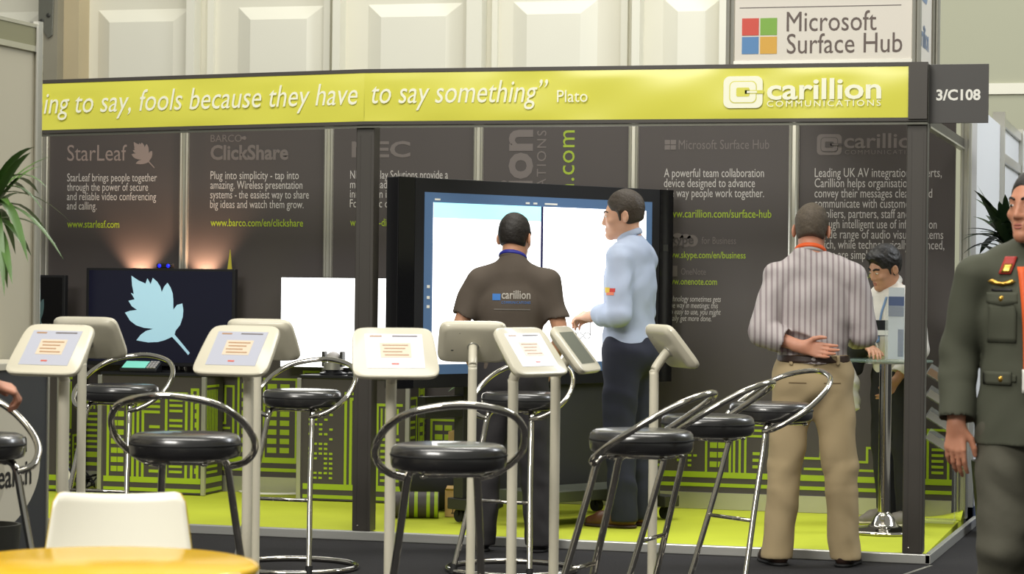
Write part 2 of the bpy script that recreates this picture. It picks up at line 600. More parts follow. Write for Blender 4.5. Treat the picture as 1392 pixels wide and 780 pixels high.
def circuit(mb, x0, x1, z0, z1, Y, seed, lw=0.014, bands=True, lo=0.45):
    """lime line drawing of circuit-like city blocks"""
    rnd = random.Random(seed)
    z = z0
    if bands:
        flat(mb, x0, x1, z, z + 0.022, Y)
        flat(mb, x0, x1, z + 0.055, z + 0.09, Y)
        z += 0.09
    x = x0 + 0.02
    def hl(a, b, zz, t=lw):
        if b > a: flat(mb, a, b, zz, zz + t, Y)
    def vl(xx, a, b, t=lw):
        if b > a: flat(mb, xx, xx + t, a, b, Y)
    while x < x1 - 0.06:
        w_ = min(rnd.uniform(0.13, 0.26), x1 - x - 0.015)
        h_ = rnd.uniform(lo, 0.98) * (z1 - z)
        kind = rnd.choice('abcdef')
        top = z + h_
        xe = x + w_
        if kind == 'a':           # framed block with slats
            vl(x, z, top); vl(xe - lw, z, top); hl(x, xe, top - lw)
            zz = z + 0.03
            while zz < top - 0.045:
                hl(x + 0.03, xe - 0.035, zz, 0.016)
                zz += 0.034 if rnd.random() < 0.8 else 0.06
        elif kind == 'b':         # vertical bars under a frame
            hl(x, xe, top - lw); vl(x, z, top)
            xx = x + 0.03
            zt = z + h_ * rnd.uniform(0.4, 0.7)
            while xx < xe - 0.02:
                vl(xx, zt, top - 0.03, 0.012)
                xx += 0.026
            zz = z + 0.025
            while zz < zt - 0.03:
                hl(x + 0.03, xe - 0.02, zz, 0.016)
                zz += 0.036
        elif kind == 'c':         # scattered windows
            zz = z + 0.03
            while zz < top - 0.02:
                xx = x + 0.015
                while xx < xe - 0.03:
                    if rnd.random() < 0.62:
                        hl(xx, xx + 0.022, zz, 0.013)
                    xx += 0.034
                zz += 0.03
        elif kind == 'd':         # nested corners
            for k in range(3):
                o_ = 0.034 * k
                vl(x + o_, z, top - o_); hl(x + o_, xe, top - o_ - lw)
            zz = z + 0.03
            while zz < top - 0.17:
                hl(x + 0.12, xe, zz, 0.018); zz += 0.04
        elif kind == 'e':         # stepped wire
            m1 = z + h_ * 0.45
            vl(x, z, m1); hl(x, x + w_ * 0.5, m1); vl(x + w_ * 0.5, m1, top); hl(x + w_ * 0.5, xe, top - lw); vl(xe - lw, z + h_ * 0.2, top)
            zz = z + 0.03
            while zz < m1 - 0.03:
                hl(x + 0.03, x + w_ * 0.8, zz, 0.014); zz += 0.036
        else:                     # tower with square windows
            vl(x, z, top); vl(xe - lw, z, top); hl(x, xe, top - lw)
            zz = z + 0.03
            while zz < top - 0.06:
                for xx in (x + 0.03, x + w_ * 0.5):
                    flat(mb, xx, xx + w_ * 0.27, zz, zz + 0.034, Y)
                zz += 0.058
        x = xe + rnd.choice((0.012, 0.02, 0.035))


panel_labels = ['dark wall panel printed StarLeaf with a small leaf emblem', 'dark wall panel printed BARCO ClickShare',
                'dark wall panel printed NEC, partly behind the middle black post', 'dark wall panel with big lettering running up it, above the large touch screen',
                'dark wall panel printed Microsoft Surface Hub', 'dark wall panel at the right end printed carillion communications with a long paragraph']
panels = []
for k in range(6):
    x1 = -PW * (5 - k) - 0.03
    x0 = x1 - PW + 0.06
    p = empty('wall_panel', ((x0 + x1) / 2, BY, 0), 0, panel_labels[k], 'display panel', 'printed panels of the stand back wall')
    cx = (x0 + x1) / 2
    MB().box(x0 - cx, x1 - cx, 0.0, 0.02, 0.10, PT).build('board', M_['black_panel'], p)
    MB().box(x0 - cx, x1 - cx, -0.012, 0.02, 0.0, 0.10).build('skirting', M_['alu'], p)
    c = MB()
    circuit(c, x0 - cx, x1 - cx, 0.135, 0.80 if k < 2 else 0.54, -0.0005, 11 + 7 * k)
    c.build('circuit_print', M_['lime_print'], p)
    panels.append((p, cx))
for k in range(7):
    x = -PW * k + (0.0 if k else 0.03)
    m = MB()
    m.box(x - 0.031, x + 0.031, BY - 0.012, BY + 0.04, 0, PT + 0.02)
    for dx in (-0.02, 0.02):
        m.tube([(x + dx, BY - 0.014, 0), (x + dx, BY - 0.014, PT + 0.02)], 0.010, 8)
    nm = ['at the right end of the stand back wall', 'right of the Microsoft Surface Hub panel', 'left of the Microsoft Surface Hub panel, above the big touch screen', 'left of the panel with upright lettering',
          'between the ClickShare and NEC panels', 'between the StarLeaf and ClickShare panels, lit by a warm lamp', 'left of the StarLeaf panel'][k]
    tag(m.build('wall_post', M_['alu'], auto=0.6), 'aluminium wall post ' + nm, 'post', 'aluminium posts of the stand back wall')
# side wall of the stand at the left, dark
sw = MB().box(-5.99, -5.96, 0.9, BY, 0.0, PT).build('wall_return', M_['black_panel'])
struct(sw)


def lettering(k, items, name, material):
    p, cx = panels[k]
    mb = MB()
    for it in items:
        body, x, z, width = it[:4]
        kw = it[4] if len(it) > 4 else {}
        add_xz(mb, text2d(body, x - cx, z, width=width, **kw), -0.0015)
    return mb.build(name, material, p)


def sized(lines, x, z, size, dz, **kw):
    out = []
    for i, l in enumerate(lines):
        out.append((l, x, z - i * dz, None, dict(size=size, **kw)))
    return out


SZ = 0.083
# panel 1
mt_brown = mat('rose_grey_text', (136, 122, 118), 0.5)
lettering(0, [('StarLeaf', -5.782, 2.125, 0.424, dict(height=0.150))], 'title', mt_brown)
mb = MB(); p, cx = panels[0]
add_poly(mb, leaf2d(-5.325 - cx, 2.075, 0.165, 0.172), -0.0015); mb.build('leaf_emblem', mt_brown, p)
b = [('StarLeaf brings people together', 0.636), ('through the power of secure', 0.575), ('and reliable video conferencing', 0.632), ('and calling.', 0.212)]
lettering(0, [(t, -5.78, 1.990 - 0.0615 * i, w_, dict(height=0.075)) for i, (t, w_) in enumerate(b)], 'paragraph', M_['grey_text'])
lettering(0, [('www.starleaf.com', -5.776, 1.688, 0.371, dict(height=0.068, bold=0.008))], 'web_address', M_['lime_text'])
# panel 2
lettering(1, [('BARCO', -4.772, 2.244, 0.215, dict(height=0.066)), ('ClickShare', -4.772, 2.131, 0.535, dict(height=0.130, bold=0.03))], 'title', M_['dim_text'])
mb = MB(); p, cx = panels[1]
mb.prism([(-4.575 - cx, 2.268), (-4.535 - cx, 2.268 + 0.014), (-4.525 - cx, 2.268), (-4.535 - cx, 2.254)], 1, -0.002, -0.0005); mb.build('eye_emblem', M_['dim_text'], p)
b = [('Plug into simplicity - tap into', 0.605), ('amazing. Wireless presentation', 0.63), ('systems - the easiest way to share', 0.675), ('big ideas and watch them grow.', 0.64)]
lettering(1, [(t, -4.77, 2.004 - 0.0618 * i, w_, dict(height=0.075)) for i, (t, w_) in enumerate(b)], 'paragraph', M_['grey_text'])
lettering(1, [('www.barco.com/en/clickshare', -4.766, 1.702, 0.634, dict(height=0.068, bold=0.008))], 'web_address', M_['lime_text'])
# panel 3
lettering(2, [('NEC', -3.81, 2.145, 0.39, dict(height=0.138, bold=0.025))], 'title', M_['dim_text'])
b = [('NEC Display Solutions provide a', 0.648), ('market leading range of', 0.50), ('innovation in display', 0.43), ('For public or desk', 0.40)]
lettering(2, [(t, -3.818, 2.007 - 0.0605 * i, w_, dict(height=0.075)) for i, (t, w_) in enumerate(b)], 'paragraph', M_['grey_text'])
lettering(2, [('www.nec-display.com', -3.815, 1.708, 0.44, dict(height=0.068, bold=0.008))], 'web_address', M_['lime_text'])


# panel 4: lettering running upward
def up_text(mb, body, x_base, z_end, size, bold, space=1.0):
    v, f = text_geo(body, bold, 0, space)
    xe = max(q[0] for q in v)
    mb.add([(x_base - q[1] * size, -0.0015, z_end + (q[0] - xe) * size) for q in v], f)


p, cx = panels[3]
mb = MB(); up_text(mb, 'carillion', -2.63 - cx, 2.31, 0.30, 0.03)
up_text(mb, 'COMMUNICATIONS', -2.536 - cx, 2.305, 0.085, 0.0, 1.25)
mb.build('title', M_['dim_text'], p)
mb = MB(); up_text(mb, 'www.carillion.com', -2.355 - cx, 2.305, 0.16, 0.0, 1.05)
mb.build('web_address', M_['lime_text'], p)
# panel 5
p, cx = panels[4]
mb = MB()
for i in range(2):
    for j in range(2):
        flat(mb, -1.787 - cx + i * 0.037, -1.787 - cx + i * 0.037 + 0.033, 2.183 + j * 0.032, 2.183 + j * 0.032 + 0.028, 0)
mb.build('window_emblem', M_['dim_text'], p)
lettering(4, [('Microsoft Surface Hub', -1.70, 2.186, 0.557, dict(height=0.082)), ('for Business', -1.551, 1.61, 0.212, dict(height=0.062)), ('OneNote', -1.677, 1.421, 0.155, dict(height=0.058))], 'title', M_['dim_text'])
mb = MB()
for (a, b_, r_) in ((-1.745, 1.622, 0.036), (-1.70, 1.635, 0.04), (-1.65, 1.63, 0.04), (-1.61, 1.628, 0.036), (-1.78, 1.62, 0.03)):
    pp = [(a - cx + r_ * math.cos(2 * PI * t / 20), b_ + r_ * math.sin(2 * PI * t / 20)) for t in range(20)]
    mb.add([(q[0], -0.0008, q[1]) for q in pp], [tuple(range(20))[::-1]])
flat(mb, -1.78 - cx, -1.61 - cx, 1.60, 1.64, 0, 0.0008)
flat(mb, -1.745 - cx, -1.70 - cx, 1.41, 1.475, 0, 0.0015)
mb.build('cloud_emblem', M_['dim_text'], p)
lettering(4, [('Skype', -1.775, 1.608, 0.175, dict(height=0.082, bold=0.02))], 'cloud_lettering', M_['black_panel']).location.y = -0.001
b = [('A powerful team collaboration', 0.616), ('device designed to advance', 0.562), ('the way people work together.', 0.618)]
lettering(4, [(t, -1.789, 2.016 - 0.061 * i, w_, dict(height=0.076)) for i, (t, w_) in enumerate(b)], 'paragraph', M_['grey_text'])
lettering(4, [('www.carillion.com/surface-hub', -1.786, 1.770, 0.661, dict(height=0.070, bold=0.006)), ('www.skype.com/en/business', -1.783, 1.523, 0.504, dict(height=0.058, bold=0.006)), ('www.onenote.com', -1.781, 1.361, 0.328, dict(height=0.058, bold=0.006))], 'web_address', M_['lime_text'])
b = [('"Technology sometimes gets', 0.352), ('in the way in meetings; this', 0.335), ('is so easy to use, you might', 0.352), ('actually get more done."', 0.31)]
lettering(4, [(t, -1.78, 1.258 - 0.0395 * i, w_, dict(height=0.050, shear=0.2)) for i, (t, w_) in enumerate(b)], 'quotation', M_['grey_text'])
# panel 6
p, cx = panels[5]
w1, b1 = MB(), MB()
logo_c(w1, b1, -0.854 - cx, 2.148, 0.149, 0.125, 0)
w1.build('emblem', M_['dim_text'], p); b1.build('emblem_line', M_['black_panel'], p)
lettering(5, [('carillion', -0.691, 2.190, 0.475, dict(height=0.125, bold=0.015)), ('COMMUNICATIONS', -0.686, 2.152, 0.468, dict(height=0.036, bold=0.0, space=1.3))], 'title', M_['dim_text'])
b = [('Leading UK AV integration experts,', 0.755), ('Carillion helps organisations to', 0.66), ('convey their messages clearly and', 0.70), ('communicate with customers,', 0.615), ('suppliers, partners, staff and', 0.565), ('through intelligent use of information', 0.729), ('a wide range of audio visual systems', 0.768), ('which, while technologically advanced,', 0.775), ('ensure are simple to use.', 0.49)]
lettering(5, [(t, -0.865, 2.016 - 0.0613 * i, w_, dict(height=0.078)) for i, (t, w_) in enumerate(b)], 'paragraph', M_['grey_text'])
lettering(5, [('www.carillion.com', -0.858, 1.412, 0.42, dict(height=0.070, bold=0.006))], 'web_address', M_['lime_text'])

# front posts
def front_post(x, label):
    t = empty('stand_post', (x, 0.055, 0), 0, label, 'post', 'black front posts of the stand')
    MB().box(-0.052, 0.052, -0.05, 0.05, 0.002, 2.505).build('post', M_['black_alu'], t, bevel=0.006)
    m = MB()
    for dx in (-0.03, 0.03):
        m.box(dx - 0.004, dx + 0.004, -0.052, -0.05, 0.01, 2.15)
    m.build('groove', M_['black_alu'], t)
    m = MB().sphere((-0.02, -0.051, 0.03), (0.006, 0.003, 0.006), 10)
    m.build('screw', M_['chrome'], t, smooth=True)
    return t


front_post(-3.005, 'square black post in the middle of the stand front')
front_post(-0.034, 'square black post at the right front corner of the stand')

# header boards
def header(x0, x1, dz0, label, lab_text):
    """board between x0 and x1; its left end hangs dz0 lower than its right end"""
    t = empty('header_board', (x1, -0.005, 2.505), 0, label, 'header board', 'lime header boards along the stand front')
    L = x1 - x0
    def zl(x): return -dz0 * (-x) / L
    def bar(name, a, b, y0, y1, m, xa=-L, xb=0.0):
        mb = MB()
        mb.add([(xa, y0, a + zl(xa)), (xb, y0, a + zl(xb)), (xb, y1, a + zl(xb)), (xa, y1, a + zl(xa)), (xa, y0, b + zl(xa)), (xb, y0, b + zl(xb)), (xb, y1, b + zl(xb)), (xa, y1, b + zl(xa))],
               [(0, 3, 2, 1), (4, 5, 6, 7), (0, 1, 5, 4), (1, 2, 6, 5), (2, 3, 7, 6), (3, 0, 4, 7)])
        return mb.build(name, m, t)
    bar('top_rail', -0.020, 0.0, -0.03, 0.004, M_['black_alu'])
    bar('bottom_rail', -0.30, -0.282, -0.03, 0.004, M_['black_alu'])
    bar('lower_lip', -0.316, -0.302, -0.012, 0.004, M_['plategrey'])
    # vinyl banner with slight ripples
    mb = MB(); nx, nz = 120, 10; vs = []; rn = random.Random(int(L * 10))
    ph = [rn.uniform(0, 6) for _ in range(6)]
    for i in range(nx + 1):
        for j in range(nz + 1):
            x = -L + L * i / nx; z = -0.284 + 0.264 * j / nz
            e_ = math.sin(PI * j / nz) ** 0.5
            y = -0.026 - e_ * (0.004 + 0.0035 * math.sin(x * 5 + z * 9 + ph[0]) + 0.0022 * math.sin(x * 11 - z * 14 + ph[1]))
            vs.append((x, y, z + zl(x)))
    fs = [(i * (nz + 1) + j, (i + 1) * (nz + 1) + j, (i + 1) * (nz + 1) + j + 1, i * (nz + 1) + j + 1) for i in range(nx) for j in range(nz)]
    mb.add(vs, fs); mb.build('banner', M_['banner'], t, smooth=True)
    return t, zl


def header_text(t, zl, X1, items, name, m):
    mb = MB()
    for body, x, z, width, kw in items:
        v, f = text2d(body, x - X1, z - 2.505, width=width, **kw)
        mb.add([(q[0], -0.0385, q[1] + zl(q[0])) for q in v], f)
    return mb.build(name, m, t)


hl_, zl_l = header(-5.98, -3.0, 0.058, 'left lime header board with white quote ending because they have', '')
header_text(hl_, zl_l, -3.0, [('something to say, fools because they have', -5.335 + 0.03, 2.315, 2.27, dict(height=0.172, shear=0.22)), ], 'lettering', M_['banner_text'])
hr_, zl_r = header(-3.0, 0.02, 0.0, 'right lime header board with the carillion communications emblem', '')
header_text(hr_, zl_r, 0.02, [('to say something\u201d', -2.955, 2.319, 0.985, dict(height=0.172, shear=0.22)), ], 'quotation', M_['banner_text'])
header_text(hr_, zl_r, 0.02, [('Plato', -1.92, 2.317, 0.166, dict(height=0.092))], 'attribution', M_['banner_text'])
header_text(hr_, zl_r, 0.02, [('carillion', -0.801, 2.322, 0.588, dict(height=0.150, bold=0.02)), ('COMMUNICATIONS', -0.80, 2.283, 0.585, dict(height=0.045, bold=0.0, space=1.3))], 'lettering', M_['banner_text'])
MB().box(-0.095, 0.0, -0.046, -0.028, -0.29, -0.012).build('end_cover', M_['black_alu'], hr_)
w1, b1 = MB(), MB()
logo_c(w1, b1, -1.028 - 0.02, 2.277 - 2.505, 0.205, 0.165, -0.0385)
w1.build('emblem', M_['banner_text'], hr_); b1.build('emblem_line', M_['banner'], hr_)
# side beam running back from the right corner
sb = empty('side_beam', (0.0, 0.11, 2.19), 0, 'thin black beam running back from the right front post', 'beam')
MB().box(-0.02, 0.02, 0, 2.28, 0.0, 0.05).build('rail', M_['black_alu'], sb)
MB().box(-0.012, 0.024, 0, 2.25, -0.012, -0.002).build('lip', M_['alu'], sb)

# stand number sign
sg = empty('stand_number_sign', (0.02, 0.03, 2.197), 0, 'square dark grey sign reading 3/C108 beside the header', 'sign')
MB().box(0, 0.30, 0, 0.012, 0, 0.30).build('board', M_['signgrey'], sg, bevel=0.002)
mb = MB(); add_xz(mb, text2d('3/C108', 0.038, 0.118, width=0.222, bold=0.03), -0.0015)
mb.build('number', M_['signwhite'], sg)

# tower on top of the right corner
tw = empty('sign_tower', (-0.53, 0.05, 2.51), 0, 'tall pale sign tower printed Microsoft Surface Hub above the header', 'sign tower')
MB().box(-0.465, 0.46, 0.01, 0.03, 0.0, 1.5).build('front_panel', M_['tower'], tw)
MB().box(0.44, 0.46, 0.04, 0.96, 0.0, 1.5).build('side_panel', M_['tower'], tw)
MB().box(-0.465, -0.445, 0.04, 0.96, 0.0, 1.5).build('side_panel', M_['tower'], tw)
MB().box(-0.465, 0.46, 0.97, 0.99, 0.0, 1.5).build('rear_panel', M_['tower'], tw)
for sx in (-0.485, 0.48):
    for sy in (0.02, 0.98):
        m = MB()
        for (ax, ay) in ((-0.012, -0.012), (0.012, -0.012), (-0.012, 0.012), (0.012, 0.012)):
            m.tube([(sx + ax, sy + ay, 0), (sx + ax, sy + ay, 1.55)], 0.0115, 8)
        m.build('post', M_['alu'], tw, auto=0.7)
mb = MB(); mb.box(0.44, 0.475, 0.03, 0.97, 0.02, 0.035); mb.box(-0.47, 0.47, 0.0, 0.02, 0.0, 0.02)
mb.build('rail', M_['alu'], tw)
mb = MB()
add_xz(mb, text2d('Microsoft', -0.719 + 0.53, 2.681 - 2.51, width=0.465, height=0.148), 0.008)
mb.build('lettering', M_['brown_text'], tw); mb = MB()
add_xz(mb, text2d('Surface Hub', -0.717 + 0.53, 2.566 - 2.51, width=0.596, height=0.148), 0.008)
mb.build('lettering', M_['brown_text'], tw)
for (i, j, mm) in ((0, 1, 'ms_red'), (1, 1, 'ms_green'), (0, 0, 'ms_blue'), (1, 0, 'ms_yellow')):
    mb = MB(); flat(mb, -0.953 + 0.53 + i * 0.096, -0.953 + 0.53 + i * 0.096 + 0.088, 0.056 + j * 0.097, 0.056 + j * 0.097 + 0.089, 0.0095)
    mb.build('colour_tile', M_[mm], tw)
mb = MB(); flat(mb, -0.967 + 0.53, -0.128 + 0.53, 0.295, 0.299, 0.0095); mb.build('rule', M_['dim_text'], tw)
mb = MB()
v, f = text2d('carillion', 0.30, 0.13, width=0.5, height=0.17, bold=0.015)
mb.add([(0.4615, q[0], q[1]) for q in v], f)
mb.add([(0.4612, q[0], q[1]) for q in rrect(0.34, 0.30, 0.07, 5, 0.55, 0.52)], [tuple(range(24))])
mb.build('side_lettering', mat('tower_blue', (120, 140, 170), 0.5), tw)

# ------------------------------------------------------------------ cabinets with printed circuit graphics
def cabinet(x0, x1, y0, h, seed, label):
    cx = (x0 + x1) / 2
    t = empty('display_cabinet', (cx, BY - 0.02, 0), 0, label, 'cabinet', 'printed cabinets along the back wall')
    w_ = (x1 - x0) / 2
    dp = BY - 0.02 - y0
    MB().box(-w_ + 0.01, w_ - 0.01, -dp + 0.012, -0.02, 0.004, h - 0.02).build('body', M_['black_panel'], t)
    MB().box(-w_, w_, -dp, -0.01, h - 0.02, h).build('top', M_['plastic'], t, bevel=0.003)
    for sx in (-w_, w_):
        MB().box(sx - 0.014, sx + 0.014, -dp - 0.006, -dp + 0.02, 0, h - 0.02).build('corner_post', M_['alu'], t, bevel=0.003)
    c = MB(); circuit(c, -w_ + 0.025, w_ - 0.02, 0.015, h - 0.03, -dp + 0.0115, seed, 0.017, lo=0.72)
    c.build('circuit_print', M_['lime_print'], t)
    c = MB(); circuit(c, 0.03, dp - 0.03, 0.015, h - 0.04, 0, seed + 3, 0.015, lo=0.75)
    c.v = [(w_ - 0.01 - q[1], -dp + q[0], q[2]) for q in c.v]
    c.build('side_print', M_['lime_print'], t)
    return t


cabinet(-6.30 + 0.36, -5.60, 1.62, 0.78, 5, 'printed cabinet at the far left half behind the pale partition')
cabinet(-5.35, -4.64, 1.69, 0.765, 21, 'printed green and black cabinet under the leaf screen')
cabinet(-3.985, -3.28, 1.645, 0.775, 42, 'printed cabinet under the blank white screen behind the middle post')


def tv(x0, x1, z0, z1, y, label, name='television'):
    t = empty(name, ((x0 + x1) / 2, y, z0 - 0.03), 0, label, 'screen')
    w_, h = (x1 - x0) / 2, z1 - z0
    MB().box(-w_, w_, 0, 0.045, 0.03, 0.03 + h).build('housing', M_['plastic'], t, bevel=0.004)
    m = MB()
    m.box(-0.04, 0.04, 0.03, 0.055, 0.0, 0.16)
    m.box(-0.14, 0.14, -0.06, 0.085, -0.005, 0.006)
    m.build('foot', M_['plastic'], t)
    return t, w_, h


t, w_, h = tv(-5.545, -4.515, 0.80, 1.425, 1.88, 'wide navy screen showing a large pale blue leaf')
t.location.z = 0.77
MB().box(-w_ + 0.02, w_ - 0.02, -0.0015, 0, 0.055, h + 0.015).build('display', M_['scr_dark'], t)
mb = MB(); add_poly(mb, leaf2d(-5.245 - (-5.005), 0.105, 0.452, 0.502), -0.003); mb.build('leaf_picture', M_['scr_leaf'], t)
wc = empty('webcam', (-5.005, 1.90, 1.4268), 0, 'small black webcam with two blue lights on top of the leaf screen', 'camera')
MB().box(-0.055, 0.055, -0.02, 0.025, 0, 0.03).build('body', M_['plastic'], wc, bevel=0.008)
for sx in (-0.03, 0.03):
    m = MB(); m.sphere((sx, -0.022, 0.015), (0.013, 0.006, 0.013), 12); m.build('light', M_['led_blue'], wc, smooth=True)
t, w_, h = tv(-4.215, -3.263, 0.80, 1.372, 1.90, 'blank bright white screen partly behind the middle post')
t.location.z = 0.78
MB().box(-w_ + 0.006, w_ - 0.006, -0.0015, 0, 0.036, h + 0.024).build('display', M_['scr_white'], t)
t, w_, h = tv(-6.55 + 0.6, -5.655, 0.86, 1.42, 1.80, 'dark screen at the far left edge showing part of a grey leaf')
t.location.z = 0.785
MB().box(-w_ + 0.004, w_ - 0.02, -0.0015, 0, 0.10, h + 0.015).build('display', M_['gloss'], t)
mb = MB(); add_poly(mb, leaf2d(-w_ + 0.006, 0.2, 0.16, 0.36), -0.003); mb.build('leaf_picture', mat('screen_leaf_grey', (70, 92, 96), 0.4, emit=0.12), t)

# warm uplighters behind the leaf screen
for (x, lab) in ((-5.255, 'small warm uplighter behind the leaf screen, left one'), (-4.80, 'small warm uplighter behind the leaf screen beside the wall post')):
    ul = empty('uplighter', (x, 1.985, 0.766), 0, lab, 'lamp', 'warm uplighters')
    m = MB(); m.lathe([(0.0, 0), (0.045, 0), (0.045, 0.012), (0.012, 0.02), (0.012, 0.40), (0.036, 0.41), (0.042, 0.54), (0.034, 0.54), (0.028, 0.45), (0, 0.45)], seg=20)
    m.build('housing', M_['plastic'], ul, auto=0.6)
    m = MB(); m.lathe([(0, 0.47), (0.025, 0.475), (0, 0.50)], seg=16); m.build('bulb', M_['lamp_glow'], ul, smooth=True)
    l = bpy.data.lights.new('uplight_beam', 'SPOT')
    l.energy = 46; l.color = (1.0, 0.58, 0.36); l.spot_size = math.radians(95); l.spot_blend = 0.8; l.shadow_soft_size = 0.02
    lo = bpy.data.objects.new('uplight_beam', l); COL.objects.link(lo)
    lo.location = (x, 1.985, 0.766 + 0.56)
    lo.rotation_euler = Vector((0, -0.32, -1)).to_track_quat('-Z', 'Y').to_euler()
    lo.rotation_euler = (Vector((0.0, 0.25, 1.0))).to_track_quat('-Z', 'Y').to_euler()
# lime pennant tip behind the leaf screen
pn = empty('table_pennant', (-4.600, 1.99, 0.766), 0, 'lime pointed pennant tip rising behind the leaf screen', 'pennant')
MB().prism([(-0.02, 0.60), (0.022, 0.60), (0.004, 0.785)], 1, -0.004, 0.004).build('flag', mat('pennant_lime', (196, 186, 60), 0.6), pn)
MB().lathe([(0, 0), (0.06, 0), (0.06, 0.01), (0.008, 0.016), (0.006, 0.62), (0, 0.62)], seg=14).build('stand', M_['plastic'], pn, auto=0.6)

# desk phone with a teal screen on the left cabinet
ph = empty('desk_phone', (-5.10, 1.752, 0.766), 0.06, 'desk phone with a teal lit screen on the cabinet below the leaf screen', 'phone')
m = MB(); m.prism([(-0.05, 0), (0.052, 0), (0.052, 0.065), (-0.05, 0.022)], 0, -0.125, 0.125); m.build('base', M_['plastic'], ph, bevel=0.006)
tl = math.atan2(0.043, 0.102)
m = MB(); m.box(-0.11, 0.045, -0.048, 0.048, 0, 0.003)
m.xf(Matrix.Translation((0, 0.001, 0.0455)) @ Matrix.Rotation(tl, 4, 'X')); m.build('display', M_['scr_teal'], ph)
m = MB()
for i in range(3):
    for j in range(4):
        m.box(0.055 + i * 0.021, 0.071 + i * 0.021, -0.05 + j * 0.026, -0.032 + j * 0.026, 0, 0.006)
m.xf(Matrix.Translation((0, 0.001, 0.0455)) @ Matrix.Rotation(tl, 4, 'X')); m.build('keypad', M_['grey_text'], ph)

# conference camera on the cabinet before the white screen
cc = empty('conference_camera', (-3.80, 1.745, 0.776), 0, 'silver and black conference camera in front of the blank white screen', 'camera')
MB().lathe([(0, 0), (0.085, 0), (0.085, 0.012), (0.05, 0.02), (0.05, 0.03), (0, 0.03)], seg=28).build('base', M_['plastic'], cc, auto=0.5)
MB().lathe([(0, 0.03), (0.062, 0.032), (0.062, 0.075), (0.0, 0.076)], seg=28).build('body', M_['alu'], cc, auto=0.5)
for sx in (-0.059, 0.059):
    MB().box(sx - 0.009, sx + 0.009, -0.03, 0.03, 0.05, 0.145).build('arm', M_['darkgrey'], cc, bevel=0.006)
m = MB(); m.sphere((0, 0, 0.105), (0.047, 0.045, 0.04), 18); m.build('head', M_['grey_text'], cc, smooth=True)
# black coaster/mouse like pads beside
kb = empty('remote_control', (-3.66, 1.70, 0.776), 0.3, 'small black remote lying right of the conference camera', 'remote')
MB().box(-0.03, 0.03, -0.025, 0.025, 0, 0.018).build('body', M_['plastic'], kb, bevel=0.006)
m = MB()
for i in range(3):
    m.box(-0.02 + i * 0.015, -0.01 + i * 0.015, -0.01, 0.0, 0.018, 0.021)
m.build('button', M_['grey_text'], kb)

# cables and a bottle in the dark gap beside the left cabinet
cb = MB()
rn = random.Random(3)
for k in range(4):
    P = [(-5.50 + rn.uniform(-0.05, 0.06), 1.85 + rn.uniform(-0.1, 0.1), 0.012 + 0.006 * k)]
    for j in range(5):
        P.append((-5.50 + rn.uniform(-0.07, 0.08), 1.80 + rn.uniform(-0.15, 0.15), rn.uniform(0.012, 0.12)))
    cb.tube(smooth_path(P, 6), 0.006, 6)
tag(cb.build('cable', M_['rubber'], smooth=True), 'tangle of black cables in the gap left of the printed cabinet', 'cable')
bt = empty('water_bottle', (-5.51, 1.56, 0.0), 0, 'small clear bottle with a blue cap standing by the left cabinet', 'bottle')
MB().lathe([(0, 0.002), (0.03, 0.002), (0.032, 0.03), (0.032, 0.10), (0.013, 0.14), (0, 0.14)], seg=18).build('body', M_['ovalwhite'], bt, smooth=True)
MB().lathe([(0.034, 0.045), (0.034, 0.085)], seg=18).build('label_band', M_['blue'], bt, smooth=True)
MB().lathe([(0, 0.14), (0.015, 0.14), (0.015, 0.16), (0, 0.16)], seg=14).build('cap', M_['blue'], bt, smooth=True)
wc2 = MB().tube(smooth_path([(-4.50, 1.95, 0.012), (-4.35, 1.85, 0.012), (-4.2, 1.87, 0.012), (-4.05, 1.97, 0.012)], 6), 0.008, 6).build('cable', M_['signwhite'], smooth=True)
tag(wc2, 'white cable lying on the carpet between the two printed cabinets', 'cable')

# ------------------------------------------------------------------ the big touch screen on its trolley
HX0, HY0, HX1, HY1 = -2.836, 0.078, -1.700, 1.920
hub_a = math.atan2(HY1 - HY0, HX1 - HX0)
hb = empty('touch_screen', (HX0, HY0, 0), hub_a, 'large touch screen on a dark trolley with a bright white picture', 'touch screen')
HL = math.hypot(HX1 - HX0, HY1 - HY0)
HB, HT = 0.775, 1.93
# local x runs along the screen, local -y is its front
MB().box(0.0, HL, 0.0, 0.10, HB, HT).build('housing', M_['plastic'], hb, bevel=0.004)
for x in (0.0, HL - 0.115):
    MB().box(x, x + 0.115, -0.004, 0.0, HB, HT).build('end_panel', M_['gloss'], hb)
m = MB(); m.box(0.118, HL - 0.118, -0.003, 0.0, HB + 0.002, HT - 0.002); m.build('bezel', M_['plastic'], hb)
sx0, sx1, sz0, sz1 = 0.185, HL - 0.185, HB + 0.075, HT - 0.078
MB().box(sx0, sx1, -0.0050, -0.003, sz0, sz1).build('display_border', M_['scr_blue'], hb)
ax0, ax1, az0, az1 = sx0 + 0.062, sx1 - 0.052, sz0 + 0.055, sz1 - 0.055
MB().box(ax0, ax1, -0.0065, -0.005, az0, az1).build('picture', M_['scr_white'], hb)
xm = ax0 + (ax1 - ax0) * 0.485
MB().box(ax0, xm, -0.0075, -0.0065, az1 - 0.085, az1).build('toolbar', M_['scr_cyan'], hb)
MB().box(ax0 + 0.06, ax0 + 0.42, -0.0075, -0.0065, az1 - 0.29, az1 - 0.165).build('note_box', M_['scr_pale'], hb)
MB().box(xm, xm + 0.018, -0.0078, -0.0065, az0, az1).build('divider', M_['scr_line'], hb)
m = MB()
m.box(xm - 0.12, xm - 0.09, -0.007, -0.005, az1 + 0.012, az1 + 0.022); m.box(xm - 0.06, xm - 0.03, -0.007, -0.005, az1 + 0.012, az1 + 0.022); m.box(xm + 0.03, xm + 0.13, -0.007, -0.005, az1 + 0.012, az1 + 0.022)
